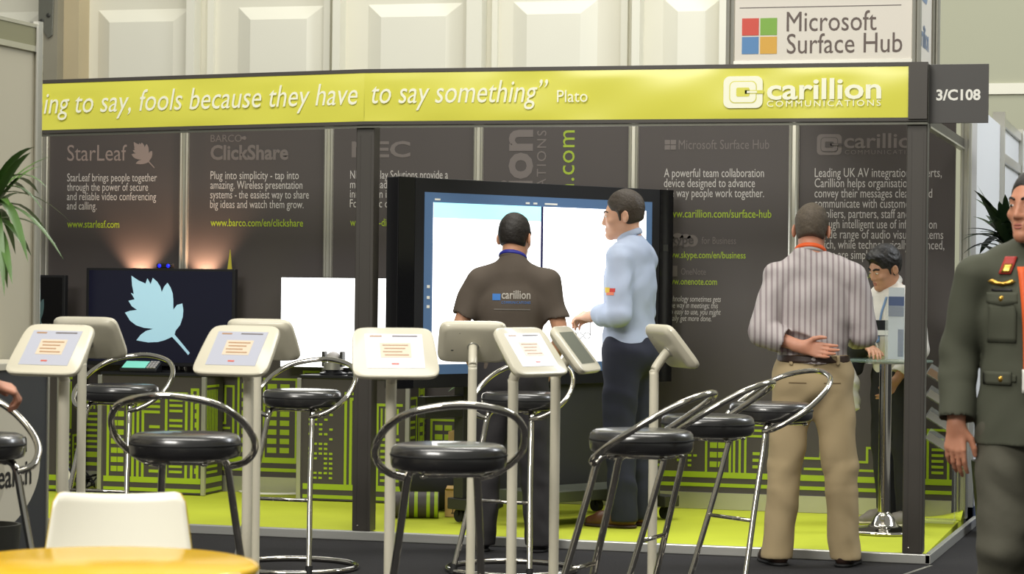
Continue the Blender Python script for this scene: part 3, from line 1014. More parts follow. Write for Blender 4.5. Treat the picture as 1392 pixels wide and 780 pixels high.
m.box(ax0 + 0.01, ax0 + 0.05, -0.007, -0.005, az1 + 0.012, az1 + 0.022)
for z in (0.42, 0.36, 0.31):
    m.box(ax0 - 0.04, ax0 - 0.02, -0.007, -0.005, az0 + z, az0 + z + 0.016)
m.build('icon', M_['signwhite'], hb)
MB().box(HL - 0.085, HL - 0.045, -0.006, -0.004, 1.56, 1.60).build('maker_plate', M_['darkgrey'], hb)
# trolley
m = MB()
for x in (0.63, HL - 0.45):
    MB().box(x - 0.05, x + 0.05, 0.10, 0.18, 0.14, 1.6).build('upright', M_['darkgrey'], hb, bevel=0.004)
m = MB(); m.box(0.30, HL - 0.35, 0.105, 0.17, 0.60, 0.72); m.build('crossbar', M_['darkgrey'], hb, bevel=0.004)
m = MB(); m.box(0.75, HL - 0.45, 0.03, 0.11, 0.16, 0.775); m.build('back_plate', mat('trolley_plate', (52, 52, 50), 0.5), hb, bevel=0.003)
for k, x in enumerate((0.63, HL - 0.45)):
    fy = (-0.06, -0.45)[k]
    m = MB(); m.box(x - 0.06, x + 0.06, fy, 0.22, 0.075, 0.14); m.build('foot_beam', M_['darkgrey'], hb, bevel=0.006)
    for y in (fy + 0.05, 0.17):
        c = MB(); c.tube([(x - 0.02, y, 0.04), (x + 0.02, y, 0.04)], 0.0375, 18); c.box(x - 0.03, x + 0.03, y - 0.01, y + 0.01, 0.04, 0.076)
        c.build('caster', M_['rubber'], hb, auto=0.6)
m = MB(); m.box(0.72, HL - 0.50, -0.40, -0.05, 0.14, 0.20); m.build('shelf', mat('trolley_shelf', (92, 96, 82), 0.4, 0.3), hb, bevel=0.004)
# black equipment bag under the screen
bag = MB(); bag.sphere((0, 0, 0.0), (0.25, 0.13, 0.15), 24)
bag.v = [(p[0], p[1], max(-0.145, p[2] + 0.012 * math.sin(p[0] * 30) * math.cos(p[1] * 25))) for p in bag.v]
bo_ = bag.build('equipment_bag', M_['rubber'], smooth=True)
bo_.location = (-2.98, 1.35, 0.147)
tag(bo_, 'black soft equipment bag lying on the lime carpet under the touch screen', 'bag')

# cartons and the potted plant in the dark under the screen
cx1 = empty('cardboard_carton', (-2.785, 1.03, 0), 0.25, 'small upright cardboard carton on the lime carpet under the touch screen', 'carton')
m = MB(); m.box(-0.055, 0.055, -0.05, 0.05, 0.001, 0.155); m.build('body', M_['cardboard'], cx1)
m = MB(); m.box(-0.012, -0.006, -0.0515, -0.05, 0.02, 0.09); m.box(-0.018, 0.0, -0.0515, -0.05, 0.018, 0.026); m.build('printed_mark', M_['bark'], cx1)
m = MB(); m.add([(-0.055, -0.05, 0.155), (0.055, -0.05, 0.155), (0.05, -0.075, 0.165), (-0.05, -0.075, 0.165)], [(0, 1, 2, 3)]); m.add([(-0.055, 0.05, 0.155), (0.055, 0.05, 0.155), (0.05, 0.09, 0.17), (-0.05, 0.09, 0.17)], [(0, 1, 2, 3)])
m.build('flap', M_['cardboard'], cx1)
plb = empty('potted_plant', (-2.83, 1.62, 0), 0.1, 'leafy plant in a black planter with a cardboard rim behind the touch screen', 'plant')
m = MB(); m.box(-0.15, 0.15, -0.10, 0.10, 0.001, 0.40); m.build('planter', M_['rubber'], plb)
m = MB(); m.box(-0.155, 0.155, -0.105, 0.105, 0.40, 0.46); m.build('planter_rim', M_['cardboard'], plb)
m = MB()
rn = random.Random(9)
for k in range(3):
    m.tube(smooth_path([(0.03 * k - 0.03, 0, 0.44), (0.03 * k - 0.02, 0.01, 0.6), (0.05 * k - 0.05, 0.0, 0.72)], 4), 0.014, 8)
m.build('stem', M_['bark'], plb, smooth=True)


def blade(mb, base, direc, L, wd, droop, seg=7):
    """one arching strap leaf"""
    dx, dy, up = direc
    side = Vector((-dy, dx, 0)).normalized() if abs(dx) + abs(dy) > 1e-6 else Vector((1, 0, 0))
    P = []
    for i in range(seg + 1):
        t = i / seg
        p = Vector(base) + Vector((dx, dy, 0)) * L * t + Vector((0, 0, 1)) * (up * L * t - droop * L * t * t)
        ww = wd * (math.sin(PI * min(1, 0.12 + 0.88 * t)) ** 0.7 if t < 1 else 0.0)
        P += [p - side * ww + Vector((0, 0, 0.25 * ww)), p, p + side * ww + Vector((0, 0, 0.25 * ww))]
    fs = []
    for i in range(seg):
        for j in range(2):
            a = i * 3 + j
            fs.append((a, a + 1, a + 4, a + 3))
    mb.add(P, fs)


def spray(mb, c, n, L, wd, seed, up=(0.2, 1.1), droop=(0.4, 1.0)):
    rn = random.Random(seed)
    for k in range(n):
        a = 2 * PI * (k * 0.618 + rn.uniform(-0.05, 0.05))
        uu = rn.uniform(*up)
        blade(mb, (c[0], c[1], c[2] + rn.uniform(-0.05, 0.08)), (math.cos(a), math.sin(a), uu), L * rn.uniform(0.7, 1.1) / math.sqrt(1 + 0.5 * uu * uu), wd * rn.uniform(0.8, 1.15), rn.uniform(*droop))


m = MB(); spray(m, (0, 0, 0.68), 22, 0.24, 0.02, 4, (0.0, 0.6), (0.5, 1.0)); m.build('foliage', M_['leaf'], plb, smooth=True)

# rolled printed graphic lying on the carpet
rl = empty('graphic_roll', (-3.09, 0.82, 0.0), 0.30, 'rolled up green and black graphic with a pale round end lying behind the middle post', 'roll')
m = MB(); m.tube([(0.0, 0, 0.075), (0.26, 0, 0.075)], 0.0745, 28); m.build('roll', M_['black_panel'], rl, auto=0.6)
m = MB(); m.tube([(-0.004, 0, 0.075), (0.0, 0, 0.075)], 0.0745, 28); m.build('end_disc', M_['ovalwhite'], rl, auto=0.6)
m = MB()
for x in (0.07, 0.12, 0.19, 0.235):
    m.tube([(x, 0, 0.075), (x + 0.02, 0, 0.075)], 0.0752, 28, caps=False)
m.build('printed_band', M_['lime_print'], rl, smooth=True)

# ------------------------------------------------------------------ high glass table, leaflet holder, brochure rack
gt = empty('bar_table', (-0.306, 1.06, 0), 0, 'round glass high table on a chrome column beside the right front post', 'table')
MB().lathe([(0, 0.002), (0.225, 0.002), (0.225, 0.012), (0.19, 0.022), (0.10, 0.030), (0.075, 0.045), (0.055, 0.085), (0.034, 0.115), (0, 0.115)], seg=48).build('base', M_['chrome'], gt, smooth=True)
MB().lathe([(0.0345, 0.10), (0.0345, 0.94), (0, 0.94)], seg=24).build('column', M_['chrome'], gt, auto=0.6)
MB().lathe([(0, 0.935), (0.11, 0.935), (0.11, 0.945), (0, 0.945)], seg=28).build('mounting_plate', M_['alu'], gt, auto=0.6)
MB().lathe([(0, 0.946), (0.258, 0.946), (0.26, 0.950), (0.26, 0.956), (0.257, 0.958), (0, 0.958)], seg=56).build('tabletop', M_['tableglass'], gt, auto=0.6)
lf = empty('leaflet_holder', (-0.238, 0.985, 0.958), -0.3, 'clear acrylic leaflet holder standing on the glass high table', 'leaflet holder')
m = MB(); m.box(-0.06, 0.06, -0.04, 0.05, 0.0, 0.004); m.build('base', M_['glass'], lf)
m = MB(); m.box(-0.055, 0.055, -0.002, 0.002, 0.004, 0.36); m.box(-0.055, 0.055, -0.035, -0.032, 0.004, 0.30); m.box(-0.055, -0.052, -0.035, 0.0, 0.004, 0.30); m.box(0.052, 0.055, -0.035, 0.0, 0.004, 0.30)
m.build('pocket', M_['glass'], lf)
m = MB(); m.box(-0.046, 0.046, -0.012, -0.008, 0.005, 0.40); m.build('leaflet', mat('leaflet_paper', (206, 214, 224), 0.5), lf)
m = MB(); m.box(-0.046, 0.046, -0.0135, -0.0125, 0.24, 0.35); m.box(0.012, 0.046, -0.0135, -0.0125, 0.02, 0.17); m.build('printed_picture', mat('leaflet_blue', (84, 100, 140), 0.5), lf)

rk = empty('brochure_rack', (-0.09, 1.78, 0), 0, 'clear acrylic brochure rack with slanted pockets behind the right front post', 'brochure rack')
MB().box(-0.11, 0.11, -0.12, 0.08, 0.002, 0.014).build('base', M_['glass'], rk)
m = MB(); m.box(-0.108, -0.102, -0.02, 0.02, 0.014, 0.93); m.box(0.102, 0.108, -0.02, 0.02, 0.014, 0.93); m.build('side_rail', M_['glass'], rk)
for k in range(4):
    z = 0.44 + k * 0.125
    m = MB(); m.box(-0.10, 0.12, -0.003, 0.003, 0, 0.085); m.box(-0.10, 0.12, -0.03, 0.003, -0.004, 0.0)
    m.xf(Matrix.Translation((0, -0.01, z)) @ Matrix.Rotation(0.55, 4, 'Y') @ Matrix.Rotation(-0.35, 4, 'X') @ Matrix.Scale(0.85, 4))
    s = m.build('pocket', M_['glass'], rk)
    m = MB(); m.box(-0.09, 0.11, -0.016, -0.006, 0.002, 0.052)
    m.xf(Matrix.Translation((0, -0.01, z)) @ Matrix.Rotation(0.55, 4, 'Y') @ Matrix.Rotation(-0.35, 4, 'X') @ Matrix.Scale(0.85, 4))
    tagged = m.build('brochure', mat('brochure_%d' % k, [(150, 148, 136), (146, 145, 136), (154, 150, 136), (136, 108, 76)][k], 0.5), rk)

# plant and blue cloth beyond the right corner
pr_ = empty('potted_plant', (0.30, 1.72, FZ), 0, 'dark green strap-leaved plant standing behind the man in uniform', 'plant')
MB().lathe([(0, 0), (0.15, 0), (0.19, 0.42), (0.175, 0.42), (0.165, 0.38), (0, 0.38)], seg=28).build('pot', M_['darkgrey'], pr_, auto=0.6)
MB().lathe([(0.035, 0.36), (0.028, 1.4), (0, 1.72)], seg=10).build('stem', M_['bark'], pr_, smooth=True)
m = MB(); spray(m, (0, 0, 1.66), 60, 0.30, 0.028, 12, (0.2, 2.2), (0.1, 0.8)); spray(m, (0, 0, 1.48), 30, 0.30, 0.028, 15, (0.2, 1.2), (0.3, 0.9)); m.build('foliage', M_['leafdark'], pr_, smooth=True)
bc = empty('crate', (0.26, 2.30, FZ), 0.05, 'blue plastic crate standing by the white wall behind the uniformed man', 'crate')
m = MB(); m.box(-0.10, 0.12, -0.15, 0.15, 0.0, 0.40); m.build('body', M_['blue'], bc, bevel=0.01)
m = MB(); m.box(-0.11, 0.13, -0.16, 0.16, 0.36, 0.40); m.build('rim', M_['blue'], bc, bevel=0.008)

# ------------------------------------------------------------------ tablet kiosks
def plate_outline(w_, h, n=14):
    """rounded plate with gently bulging sides, a little wider at the bottom"""
    pts = []
    for k in range(4 * n):
        a = 2 * PI * k / (4 * n)
        c, s = math.cos(a), math.sin(a)
        e_ = 2 / 7.5
        x = math.copysign(abs(c) ** e_, c) * w_ / 2
        y = math.copysign(abs(s) ** e_, s) * h / 2
        x *= 1.0 - 0.045 * (y / (h / 2)) + 0.02 * (1 - (y / (h / 2)) ** 2)
        pts.append((x, y))
    return pts


KW, KH = 0.315, 0.232
TILT = math.radians(38)


def make_kiosk(loc, rz, label, screen, group='tablet kiosks'):
    t = empty('tablet_kiosk', loc, rz, label, 'tablet kiosk', group)
    # plate frame: centre, local X right, local up tilted back, facing -Y
    pc = Vector((0, -0.02, 1.135))
    mtx = Matrix.Translation(pc) @ Matrix.Rotation(-TILT, 4, 'X')
    out = plate_outline(KW, KH)
    m = MB()
    layers = [(0.955, -0.016), (0.99, -0.013), (1.0, -0.006), (0.985, 0.004), (0.90, 0.018), (0.80, 0.024)]
    vs = []
    for s_, y in layers:
        vs += [(p[0] * s_, y, p[1] * s_) for p in out]
    n = len(out)
    fs = [tuple(range(n))]
    for a in range(len(layers) - 1):
        fs += [(a * n + i, (a + 1) * n + i, (a + 1) * n + (i + 1) % n, a * n + (i + 1) % n) for i in range(n)]
    fs.append(tuple(range((len(layers) - 1) * n, len(layers) * n))[::-1])
    m.add(vs, fs); m.xf(mtx)
    m.build('casing', M_['kiosk'], t, auto=0.5)
    m = MB(); m.box(-0.109, 0.109, -0.0175, -0.0155, -0.076, 0.082); m.xf(mtx)
    m.build('screen', screen, t)
    if screen is not M_['tab_dim']:
        m = MB(); m.box(-0.055, 0.062, -0.0185, -0.0175, -0.028, 0.040); m.xf(mtx); m.build('message_box', M_['tab_box'], t)
        m = MB()
        for k in range(4):
            m.box(-0.045 + 0.006 * (k % 2), 0.052 - 0.012 * (k % 3), -0.0192, -0.0185, 0.026 - 0.015 * k, 0.031 - 0.015 * k)
        m.box(-0.09, -0.045, -0.0185, -0.0175, 0.068, 0.074)
        m.xf(mtx); m.build('text_line', M_['tab_line'], t)
        m = MB(); m.box(-0.005, 0.09, -0.0185, -0.0175, 0.069, 0.074); m.xf(mtx); m.build('header_line', M_['dim_text'], t)
        m = MB(); m.box(-0.016, 0.012, -0.0185, -0.0175, -0.060, -0.054); m.xf(mtx); m.build('button_mark', M_['tab_red'], t)
    m = MB(); m.sphere((0.095, 0.0225, -0.03), (0.008, 0.004, 0.004), 10); m.sphere((0.06, 0.0225, 0.07), (0.003, 0.003, 0.002), 8); m.xf(mtx); m.build('lock', M_['darkgrey'], t, smooth=True)
    m = MB()
    back = mtx @ Vector((0, 0.022, -0.01))
    nrm = (mtx.to_3x3() @ Vector((0, 1, 0)))
    P = smooth_path([(0, 0.058, 0.02), (0, 0.058, 0.5), (0, 0.058, 0.98), (0, 0.057, 1.03), tuple(back + nrm * 0.022), tuple(back)], 6)
    m.tube(P, 0.0205, 18)
    m.build('pole', M_['kiosk'], t, smooth=True)
    m = MB(); m.sphere((0, 0, 0), (0.028, 0.008, 0.028), 16); m.xf(mtx @ Matrix.Translation((0, 0.024, -0.01))); m.build('collar', M_['alu'], t, smooth=True)
    m = MB(); m.lathe([(0, 0), (0.14, 0), (0.142, 0.004), (0.138, 0.010), (0.03, 0.016), (0.022, 0.05), (0, 0.05)], (0, 0.058, 0), 40)
    m.build('base', M_['kiosk'], t, auto=0.6)
    return t


D_ = math.radians
kiosk_specs = [
    ((-2.744, -4.258), -9, 'leftmost tablet kiosk, its screen turned towards the camera', 'tab_scr'),
    ((-3.487, -2.389), 184, 'tablet kiosk at far left seen from the back, in front of the leaf screen', 'tab_scr'),
    ((-2.155, -3.886), -9, 'tablet kiosk with its screen to the camera, left of the blank white screen', 'tab_scr'),
    ((-2.729, -2.178), 184, 'tablet kiosk seen from the back in front of the blank white screen', 'tab_scr'),
    ((-1.554, -3.822), 26, 'tablet kiosk with its bright screen squarely to the camera, by the middle black post', 'tab_scr2'),
    ((-1.839, -1.825), 196, 'tablet kiosk seen squarely from the back, left of the man in the brown polo', 'tab_scr'),
    ((-1.173, -3.300), 66, 'tablet kiosk with a bright slanted screen in front of the man in the brown polo', 'tab_scr2'),
    ((-1.099, -2.864), 90, 'tablet kiosk seen nearly edge on between the two men at the touch screen', 'tab_dim'),
    ((-0.885, -1.974), 124, 'tablet kiosk seen from behind, in front of the dark jeans', 'tab_scr'),
]
for (x, y), a, lab, sc in kiosk_specs:
    a = D_(a)
    # the listed point is the plate centre; the plate sits 2 cm ahead of the origin
    ox, oy = x - 0.02 * math.sin(a), y + 0.02 * math.cos(a)
    make_kiosk((ox, oy, FZ), a, lab, M_[sc])


# ------------------------------------------------------------------ bar stools
def make_stool():
    t = empty('bar_stool', (0, 0, FZ), 0)
    m = MB()
    R = 0.192
    m.lathe([(0, 0.787), (R - 0.02, 0.787), (R - 0.005, 0.793), (R, 0.806), (R + 0.002, 0.838), (R - 0.002, 0.856), (R - 0.010, 0.866), (R - 0.024, 0.871), (R - 0.08, 0.873), (0, 0.873)], seg=48)
    m.build('seat', M_['leather'], t, smooth=True)
    m = MB(); m.lathe([(R + 0.002, 0.832), (R + 0.005, 0.836), (R + 0.002, 0.840)], seg=48); m.build('piping', M_['rubber'], t, smooth=True)
    half = [(0.112, 0.140, 0.745), (0.180, 0.125, 0.765), (0.232, 0.060, 0.812), (0.247, -0.03, 0.868), (0.222, -0.14, 0.938), (0.150, -0.225, 0.990), (0.0, -0.27, 1.014)]
    ring = half + [(-p[0], p[1], p[2]) for p in half[-2::-1]]
    m = MB(); m.tube(smooth_path(ring, 8), 0.0125, 14); m.build('back_ring', M_['chrome'], t, smooth=True)
    for s in (1, -1):
        m = MB()
        m.tube(smooth_path([(s * 0.075, 0.06, 0.782), (s * 0.105, 0.105, 0.779), (s * 0.118, 0.132, 0.745), (s * 0.128, 0.155, 0.65), (s * 0.150, 0.215, 0.42), (s * 0.182, 0.285, 0.16), (s * 0.20, 0.325, 0.02)], 8), 0.0135, 14)
        l = m.build('leg', M_['chrome'], t, smooth=True)
        m = MB(); m.tube([(s * 0.198, 0.319, 0.045), (s * 0.2025, 0.331, 0.0)], 0.0175, 14); m.build('leg_cap', M_['rubber'], l, auto=0.7)
    m = MB(); m.tube([(0.159, 0.235, 0.35), (-0.159, 0.235, 0.35)], 0.009, 12); m.build('footrest_bar', M_['chrome'], t, smooth=True)
    m = MB()
    for s in (1, -1):
        m.tube([(s * 0.085, 0.08, 0.780), (s * 0.085, -0.12, 0.780)], 0.011, 10)
    m.tube([(-0.12, 0.08, 0.780), (0.12, 0.08, 0.780)], 0.011, 10); m.tube([(-0.10, -0.12, 0.780), (0.10, -0.12, 0.780)], 0.011, 10)
    for (x, y) in ((0.1, 0.08), (-0.1, 0.08), (0.1, -0.12), (-0.1, -0.12)):
        m.sphere((x, y, 0.773), (0.014, 0.014, 0.008), 12)
    m.build('seat_frame', M_['chrome'], t, smooth=True)
    m = MB()
    cy, RR = 0.085, 0.312
    m.tube([(RR * math.cos(2 * PI * k / 64), cy + RR * math.sin(2 * PI * k / 64), 0.0135) for k in range(64)], 0.0135, 12, closed=True)
    m.build('base_ring', M_['chrome'], t, smooth=True)
    return t


st = make_stool()
stool_specs = [  # place, heading of the open front side (0 = away along +Y)
    ((-2.046, -4.635), 8, 'bar stool nearest the white chair, its chrome ring toward the camera'),
    ((-1.045, -4.771), 26, 'bar stool in front of the tablet kiosk by the middle black post'),
    ((-3.897, -1.155), 178, 'bar stool at the back left below the leaf screen'),
    ((-2.887, -1.236), 175, 'bar stool standing before the blank white screen'),
    ((-1.854, -0.947), 172, 'bar stool in front of the legs of the man in the brown polo'),
    ((-0.630, -3.699), 83, 'bar stool seen from the side, nearest of the three by the khaki trousers'),
    ((-0.601, -2.570), 83, 'bar stool seen from the side, middle one of the three by the khaki trousers'),
    ((-0.540, -1.359), 140, 'bar stool whose ring overlaps the khaki trousers, farthest of the three there'),
    ((-2.700, -4.974), 232, 'bar stool cut by the left edge, before the cream oval on the counter'),
]
for i, ((x, y), a, lab) in enumerate(stool_specs):
    o = st if i == 0 else copy_tree(st)
    o.location = (x, y, FZ); o.rotation_euler = (0, 0, D_(a))
    tag(o, lab, 'bar stool', 'chrome bar stools with black seats')

# ------------------------------------------------------------------ counter and plant at the left edge
CX = -3.30
ct = empty('counter', (CX, -3.17, FZ), 0, 'charcoal counter with a large cream oval printed search at the left edge', 'counter')
MB().box(-0.20, 0.0, -3.2, 0.0, 0.0, 1.03).build('body', M_['counter'], ct)
MB().box(-0.22, 0.015, -3.22, 0.015, 1.03, 1.06).build('worktop', M_['ovalwhite'], ct, bevel=0.004)
m = MB(); m.box(-0.012, 0.006, -0.012, 0.006, 0, 1.03); m.build('corner_trim', M_['alu'], ct)
m = MB()
oc, oz, orx, orz = -0.68, 0.635, 0.61, 0.295
vs = [(0.002, oc + orx * math.cos(2 * PI * k / 60), oz + orz * math.sin(2 * PI * k / 60)) for k in range(60)]
m.add(vs, [tuple(range(60))]); m.build('oval_print', M_['ovalwhite'], ct)
m = MB()
vs = [(0.003, oc - 0.12 + 0.42 * math.cos(2 * PI * k / 60), oz - 0.04 + 0.22 * math.sin(2 * PI * k / 60)) for k in range(60)]
m.add(vs, [tuple(range(60))]); m.build('oval_inner', M_['ovaltan'], ct)  # smaller, slightly darker oval printed inside the cream one
m = MB()
v, f = text2d('search', 0, 0, width=0.345, height=0.135, bold=0.012)
m.add([(0.0045, -0.150 - 0.345 + p[0], 0.555 + p[1]) for p in v], f)
m.build('lettering', M_['ink'], ct); m = MB()
v, f = text2d('on', 0, 0, width=0.105, height=0.135, bold=0.012)
m.add([(0.0045, -0.195 - 0.105 + p[0], 0.69 + p[1]) for p in v], f)
m.build('lettering', M_['ink'], ct)

dp = empty('dracaena', (-3.165, -3.95, FZ), 0, 'strap-leaved green plant leaning in at the left edge against the pale partition', 'plant')
MB().lathe([(0, 0), (0.10, 0), (0.13, 0.45), (0.118, 0.45), (0.11, 0.40), (0, 0.40)], seg=28).build('pot', M_['darkgrey'], dp, auto=0.6)
MB().lathe([(0.03, 0.38), (0.026, 1.4), (0, 1.72)], seg=10).build('stem', M_['bark'], dp, smooth=True)
m = MB(); spray(m, (0.0, 0.0, 1.66), 44, 0.33, 0.020, 33, (0.0, 1.5), (0.4, 1.3)); m.build('foliage', M_['leaf'], dp, smooth=True)

# ------------------------------------------------------------------ yellow table and white chair in the foreground
yt = empty('cafe_table', (-1.09, -7.33, FZ), 0, 'glossy yellow round cafe table in the foreground', 'table')
MB().lathe([(0, 0.722), (0.33, 0.722), (0.352, 0.728), (0.36, 0.738), (0.356, 0.748), (0.34, 0.752), (0, 0.750)], seg=72).build('tabletop', M_['yellow'], yt, smooth=True)
MB().lathe([(0.035, 0.02), (0.035, 0.722)], seg=24).build('column', M_['chrome'], yt, smooth=True)
MB().lathe([(0, 0), (0.24, 0), (0.24, 0.012), (0.05, 0.03), (0.035, 0.05)], seg=48).build('foot', M_['chrome'], yt, auto=0.5)

wc_ = empty('cafe_chair', (-1.39, -6.60, FZ), 0, 'white shell cafe chair with a yellow edge behind the yellow table', 'chair')
# backrest shell seen from behind the table: the chair faces the table (-Y)
wc_.rotation_euler = (0, 0, D_(24))


def shell_grid(fn, nu, nv):
    vs = [fn(i / nu, j / nv) for i in range(nu + 1) for j in range(nv + 1)]
    fs = [(i * (nv + 1) + j, (i + 1) * (nv + 1) + j, (i + 1) * (nv + 1) + j + 1, i * (nv + 1) + j + 1) for i in range(nu) for j in range(nv)]
    return vs, fs


def back_fn(u_, v_):
    z = 0.44 + 0.41 * v_
    half_w = 0.228 - 0.052 * v_
    a = (u_ * 2 - 1)
    # rounded top corners and a slightly dipped top edge
    z_top = 0.832 - 0.012 * (1 - a * a) - 0.03 * max(0, abs(a) - 0.9) / 0.1
    z = 0.44 + (z_top - 0.44) * v_
    x = a * half_w
    y = 0.17 + 0.07 * v_ - 0.045 * a * a * (0.5 + 0.5 * v_)
    return (x, y, z)


def seat_fn(u_, v_):
    a = u_ * 2 - 1
    return (a * (0.215 + 0.01 * v_), 0.175 - 0.40 * v_, 0.445 - 0.015 * math.sin(PI * v_) * (1 - a * a) + 0.01 * a * a - 0.02 * max(0, v_ - 0.85) / 0.15)


m = MB(); m.add(*shell_grid(back_fn, 24, 14)); b = m.build('backrest', [M_['chairwhite'], M_['chairyellow']], wc_, smooth=True)
so = b.modifiers.new('thick', 'SOLIDIFY'); so.thickness = 0.012; so.material_offset_rim = 1
m = MB(); m.add(*shell_grid(seat_fn, 20, 16)); b = m.build('seat', [M_['chairwhite'], M_['chairyellow']], wc_, smooth=True)
so = b.modifiers.new('thick', 'SOLIDIFY'); so.thickness = 0.012; so.material_offset_rim = 1
for (sx, sy) in ((1, 1), (-1, 1), (1, -1), (-1, -1)):
    m = MB(); m.tube(smooth_path([(sx * 0.10, sy * 0.08, 0.425), (sx * 0.165, sy * 0.15, 0.40), (sx * 0.20, sy * 0.20, 0.01)], 6), 0.011, 12); m.build('leg', M_['chrome'], wc_, smooth=True)

# ------------------------------------------------------------------ people: one continuous skin per body, clothes as fitted layers
def N3(v):
    v = np.asarray(v, float)
    return v / np.linalg.norm(v)


class Field:
    """signed distance field on a grid, smooth unions of tapered limbs and ellipsoids"""

    def __init__(self, lo, hi, h):
        self.h = h
        self.lo = np.asarray(lo, float)
        self.n = np.ceil((np.asarray(hi, float) - self.lo) / h).astype(int) + 1
        self.D = np.full(self.n, 1.0, np.float32)

    def _win(self, lo, hi):
        a = np.maximum(np.floor((np.asarray(lo) - self.lo) / self.h).astype(int), 0)
        b = np.minimum(np.ceil((np.asarray(hi) - self.lo) / self.h).astype(int) + 1, self.n)
        if np.any(b <= a):
            return None, None
        sl = tuple(slice(i, j) for i, j in zip(a, b))
        ax = [self.lo[k] + self.h * np.arange(a[k], b[k]) for k in range(3)]
        return sl, np.meshgrid(*ax, indexing='ij')

    def _mix(self, sl, dn, k, op):
        A = self.D[sl]
        if op == 'add':
            if k > 0:
                hh = np.maximum(k - np.abs(A - dn), 0) / k
                self.D[sl] = np.minimum(A, dn) - hh * hh * k * 0.25
            else:
                self.D[sl] = np.minimum(A, dn)
        else:
            dn = -dn
            if k > 0:
                hh = np.maximum(k - np.abs(A - dn), 0) / k
                self.D[sl] = np.maximum(A, dn) + hh * hh * k * 0.25
            else:
                self.D[sl] = np.maximum(A, dn)

    def cap(self, a, b, ra, rb, k=0.02, op='add', flat=None):
        a, b = np.asarray(a, float), np.asarray(b, float)
        R = max(ra, rb) * (max(1.0, flat[1]) if flat else 1.0) + k + 3 * self.h
        sl, g = self._win(np.minimum(a, b) - R, np.maximum(a, b) + R)
        if sl is None:
            return self
        ab = b - a
        L2 = max(ab @ ab, 1e-12)
        px, py, pz = g[0] - a[0], g[1] - a[1], g[2] - a[2]
        t = np.clip((px * ab[0] + py * ab[1] + pz * ab[2]) / L2, 0, 1)
        qx, qy, qz = px - t * ab[0], py - t * ab[1], pz - t * ab[2]
        if flat:
            w_ = N3(flat[0])
            c = (qx * w_[0] + qy * w_[1] + qz * w_[2]) * (1.0 / flat[1] - 1.0)
            qx, qy, qz = qx + c * w_[0], qy + c * w_[1], qz + c * w_[2]
        dn = np.sqrt(qx * qx + qy * qy + qz * qz) - (ra + (rb - ra) * t)
        self._mix(sl, dn.astype(np.float32), k, op)
        return self

    def chain(self, pts, rads, k=0.02, flat=None):
        for i in range(len(pts) - 1):
            self.cap(pts[i], pts[i + 1], rads[i], rads[i + 1], k, 'add', flat)
        return self

    def ell(self, c, r, k=0.02, op='add', R=None):
        c, r = np.asarray(c, float), np.asarray(r, float)
        m = r.max() + k + 3 * self.h
        sl, g = self._win(c - m, c + m)
        if sl is None:
            return self
        p = np.stack([g[0] - c[0], g[1] - c[1], g[2] - c[2]], -1)
        if R is not None:
            p = p @ np.asarray(R)
        q = p / r
        l = np.sqrt((q * q).sum(-1)) + 1e-9
        l2 = np.sqrt(((q / r) ** 2).sum(-1)) + 1e-9
        dn = l * (l - 1) / l2
        self._mix(sl, dn.astype(np.float32), k, op)
        return self

    def box(self, c, hs, rad, k=0.0, op='add', R=None):
        c, hs = np.asarray(c, float), np.asarray(hs, float)
        m = np.linalg.norm(hs) + rad + k + 3 * self.h
        sl, g = self._win(c - m, c + m)
        if sl is None:
            return self
        p = np.stack([g[0] - c[0], g[1] - c[1], g[2] - c[2]], -1)
        if R is not None:
            p = p @ np.asarray(R)
        q = np.abs(p) - (hs - rad)
        dn = np.sqrt((np.maximum(q, 0) ** 2).sum(-1)) + np.minimum(q.max(-1), 0) - rad
        self._mix(sl, dn.astype(np.float32), k, op)
        return self

    def torus(self, c, axis, R, r, k=0.01, sx=1.0):
        c = np.asarray(c, float)
        m = R * max(1, sx) + r + k + 3 * self.h
        sl, g = self._win(c - m, c + m)
        w_ = N3(axis)
        p = np.stack([(g[0] - c[0]) / sx, g[1] - c[1], g[2] - c[2]], -1)
        ax = p @ w_
        rad = np.sqrt(np.maximum((p * p).sum(-1) - ax * ax, 0))
        dn = np.sqrt((rad - R) ** 2 + ax * ax) - r
        self._mix(sl, dn.astype(np.float32), k, 'add')
        return self

    def cut(self, p, n):
        """keep the side n points away from"""
        p, n = np.asarray(p, float), N3(n)
        ax = [self.lo[k] + self.h * np.arange(self.n[k]) for k in range(3)]
        dn = ((ax[0] - p[0]) * n[0])[:, None, None] + ((ax[1] - p[1]) * n[1])[None, :, None] + ((ax[2] - p[2]) * n[2])[None, None, :]
        self.D = np.maximum(self.D, dn.astype(np.float32))
        return self

    def wrinkle(self, amp, seed=0, f=1.0, zr=None):
        ax = [self.lo[k] + self.h * np.arange(self.n[k]) for k in range(3)]
        x, y, z = ax[0][:, None, None], ax[1][None, :, None], ax[2][None, None, :]
        s = seed * 1.7
        rg = np.random.RandomState(seed * 13 + 5)
        wv = 0
        qx = x + 0.03 * np.sin(17 * z + s) + 0.02 * np.sin(23 * y + 9 * z)
        qz = z + 0.035 * np.sin(13 * x + 2 * s) + 0.02 * np.sin(19 * y - 7 * x + s)
        for i in range(7):
            th, k_ = rg.uniform(-1.2, 1.2), rg.uniform(16, 62) * f
            wv = wv + np.sin(k_ * (math.sin(th) * qz + math.cos(th) * (qx * 0.8 + y * rg.uniform(-0.7, 0.7))) + rg.uniform(0, 6.3)) / 3.2 * (30 / (k_ / f + 8)) ** 0.5
        wv = np.sign(wv) * np.abs(wv) ** 1.25
        self.D = self.D + (amp * wv).astype(np.float32)
        return self

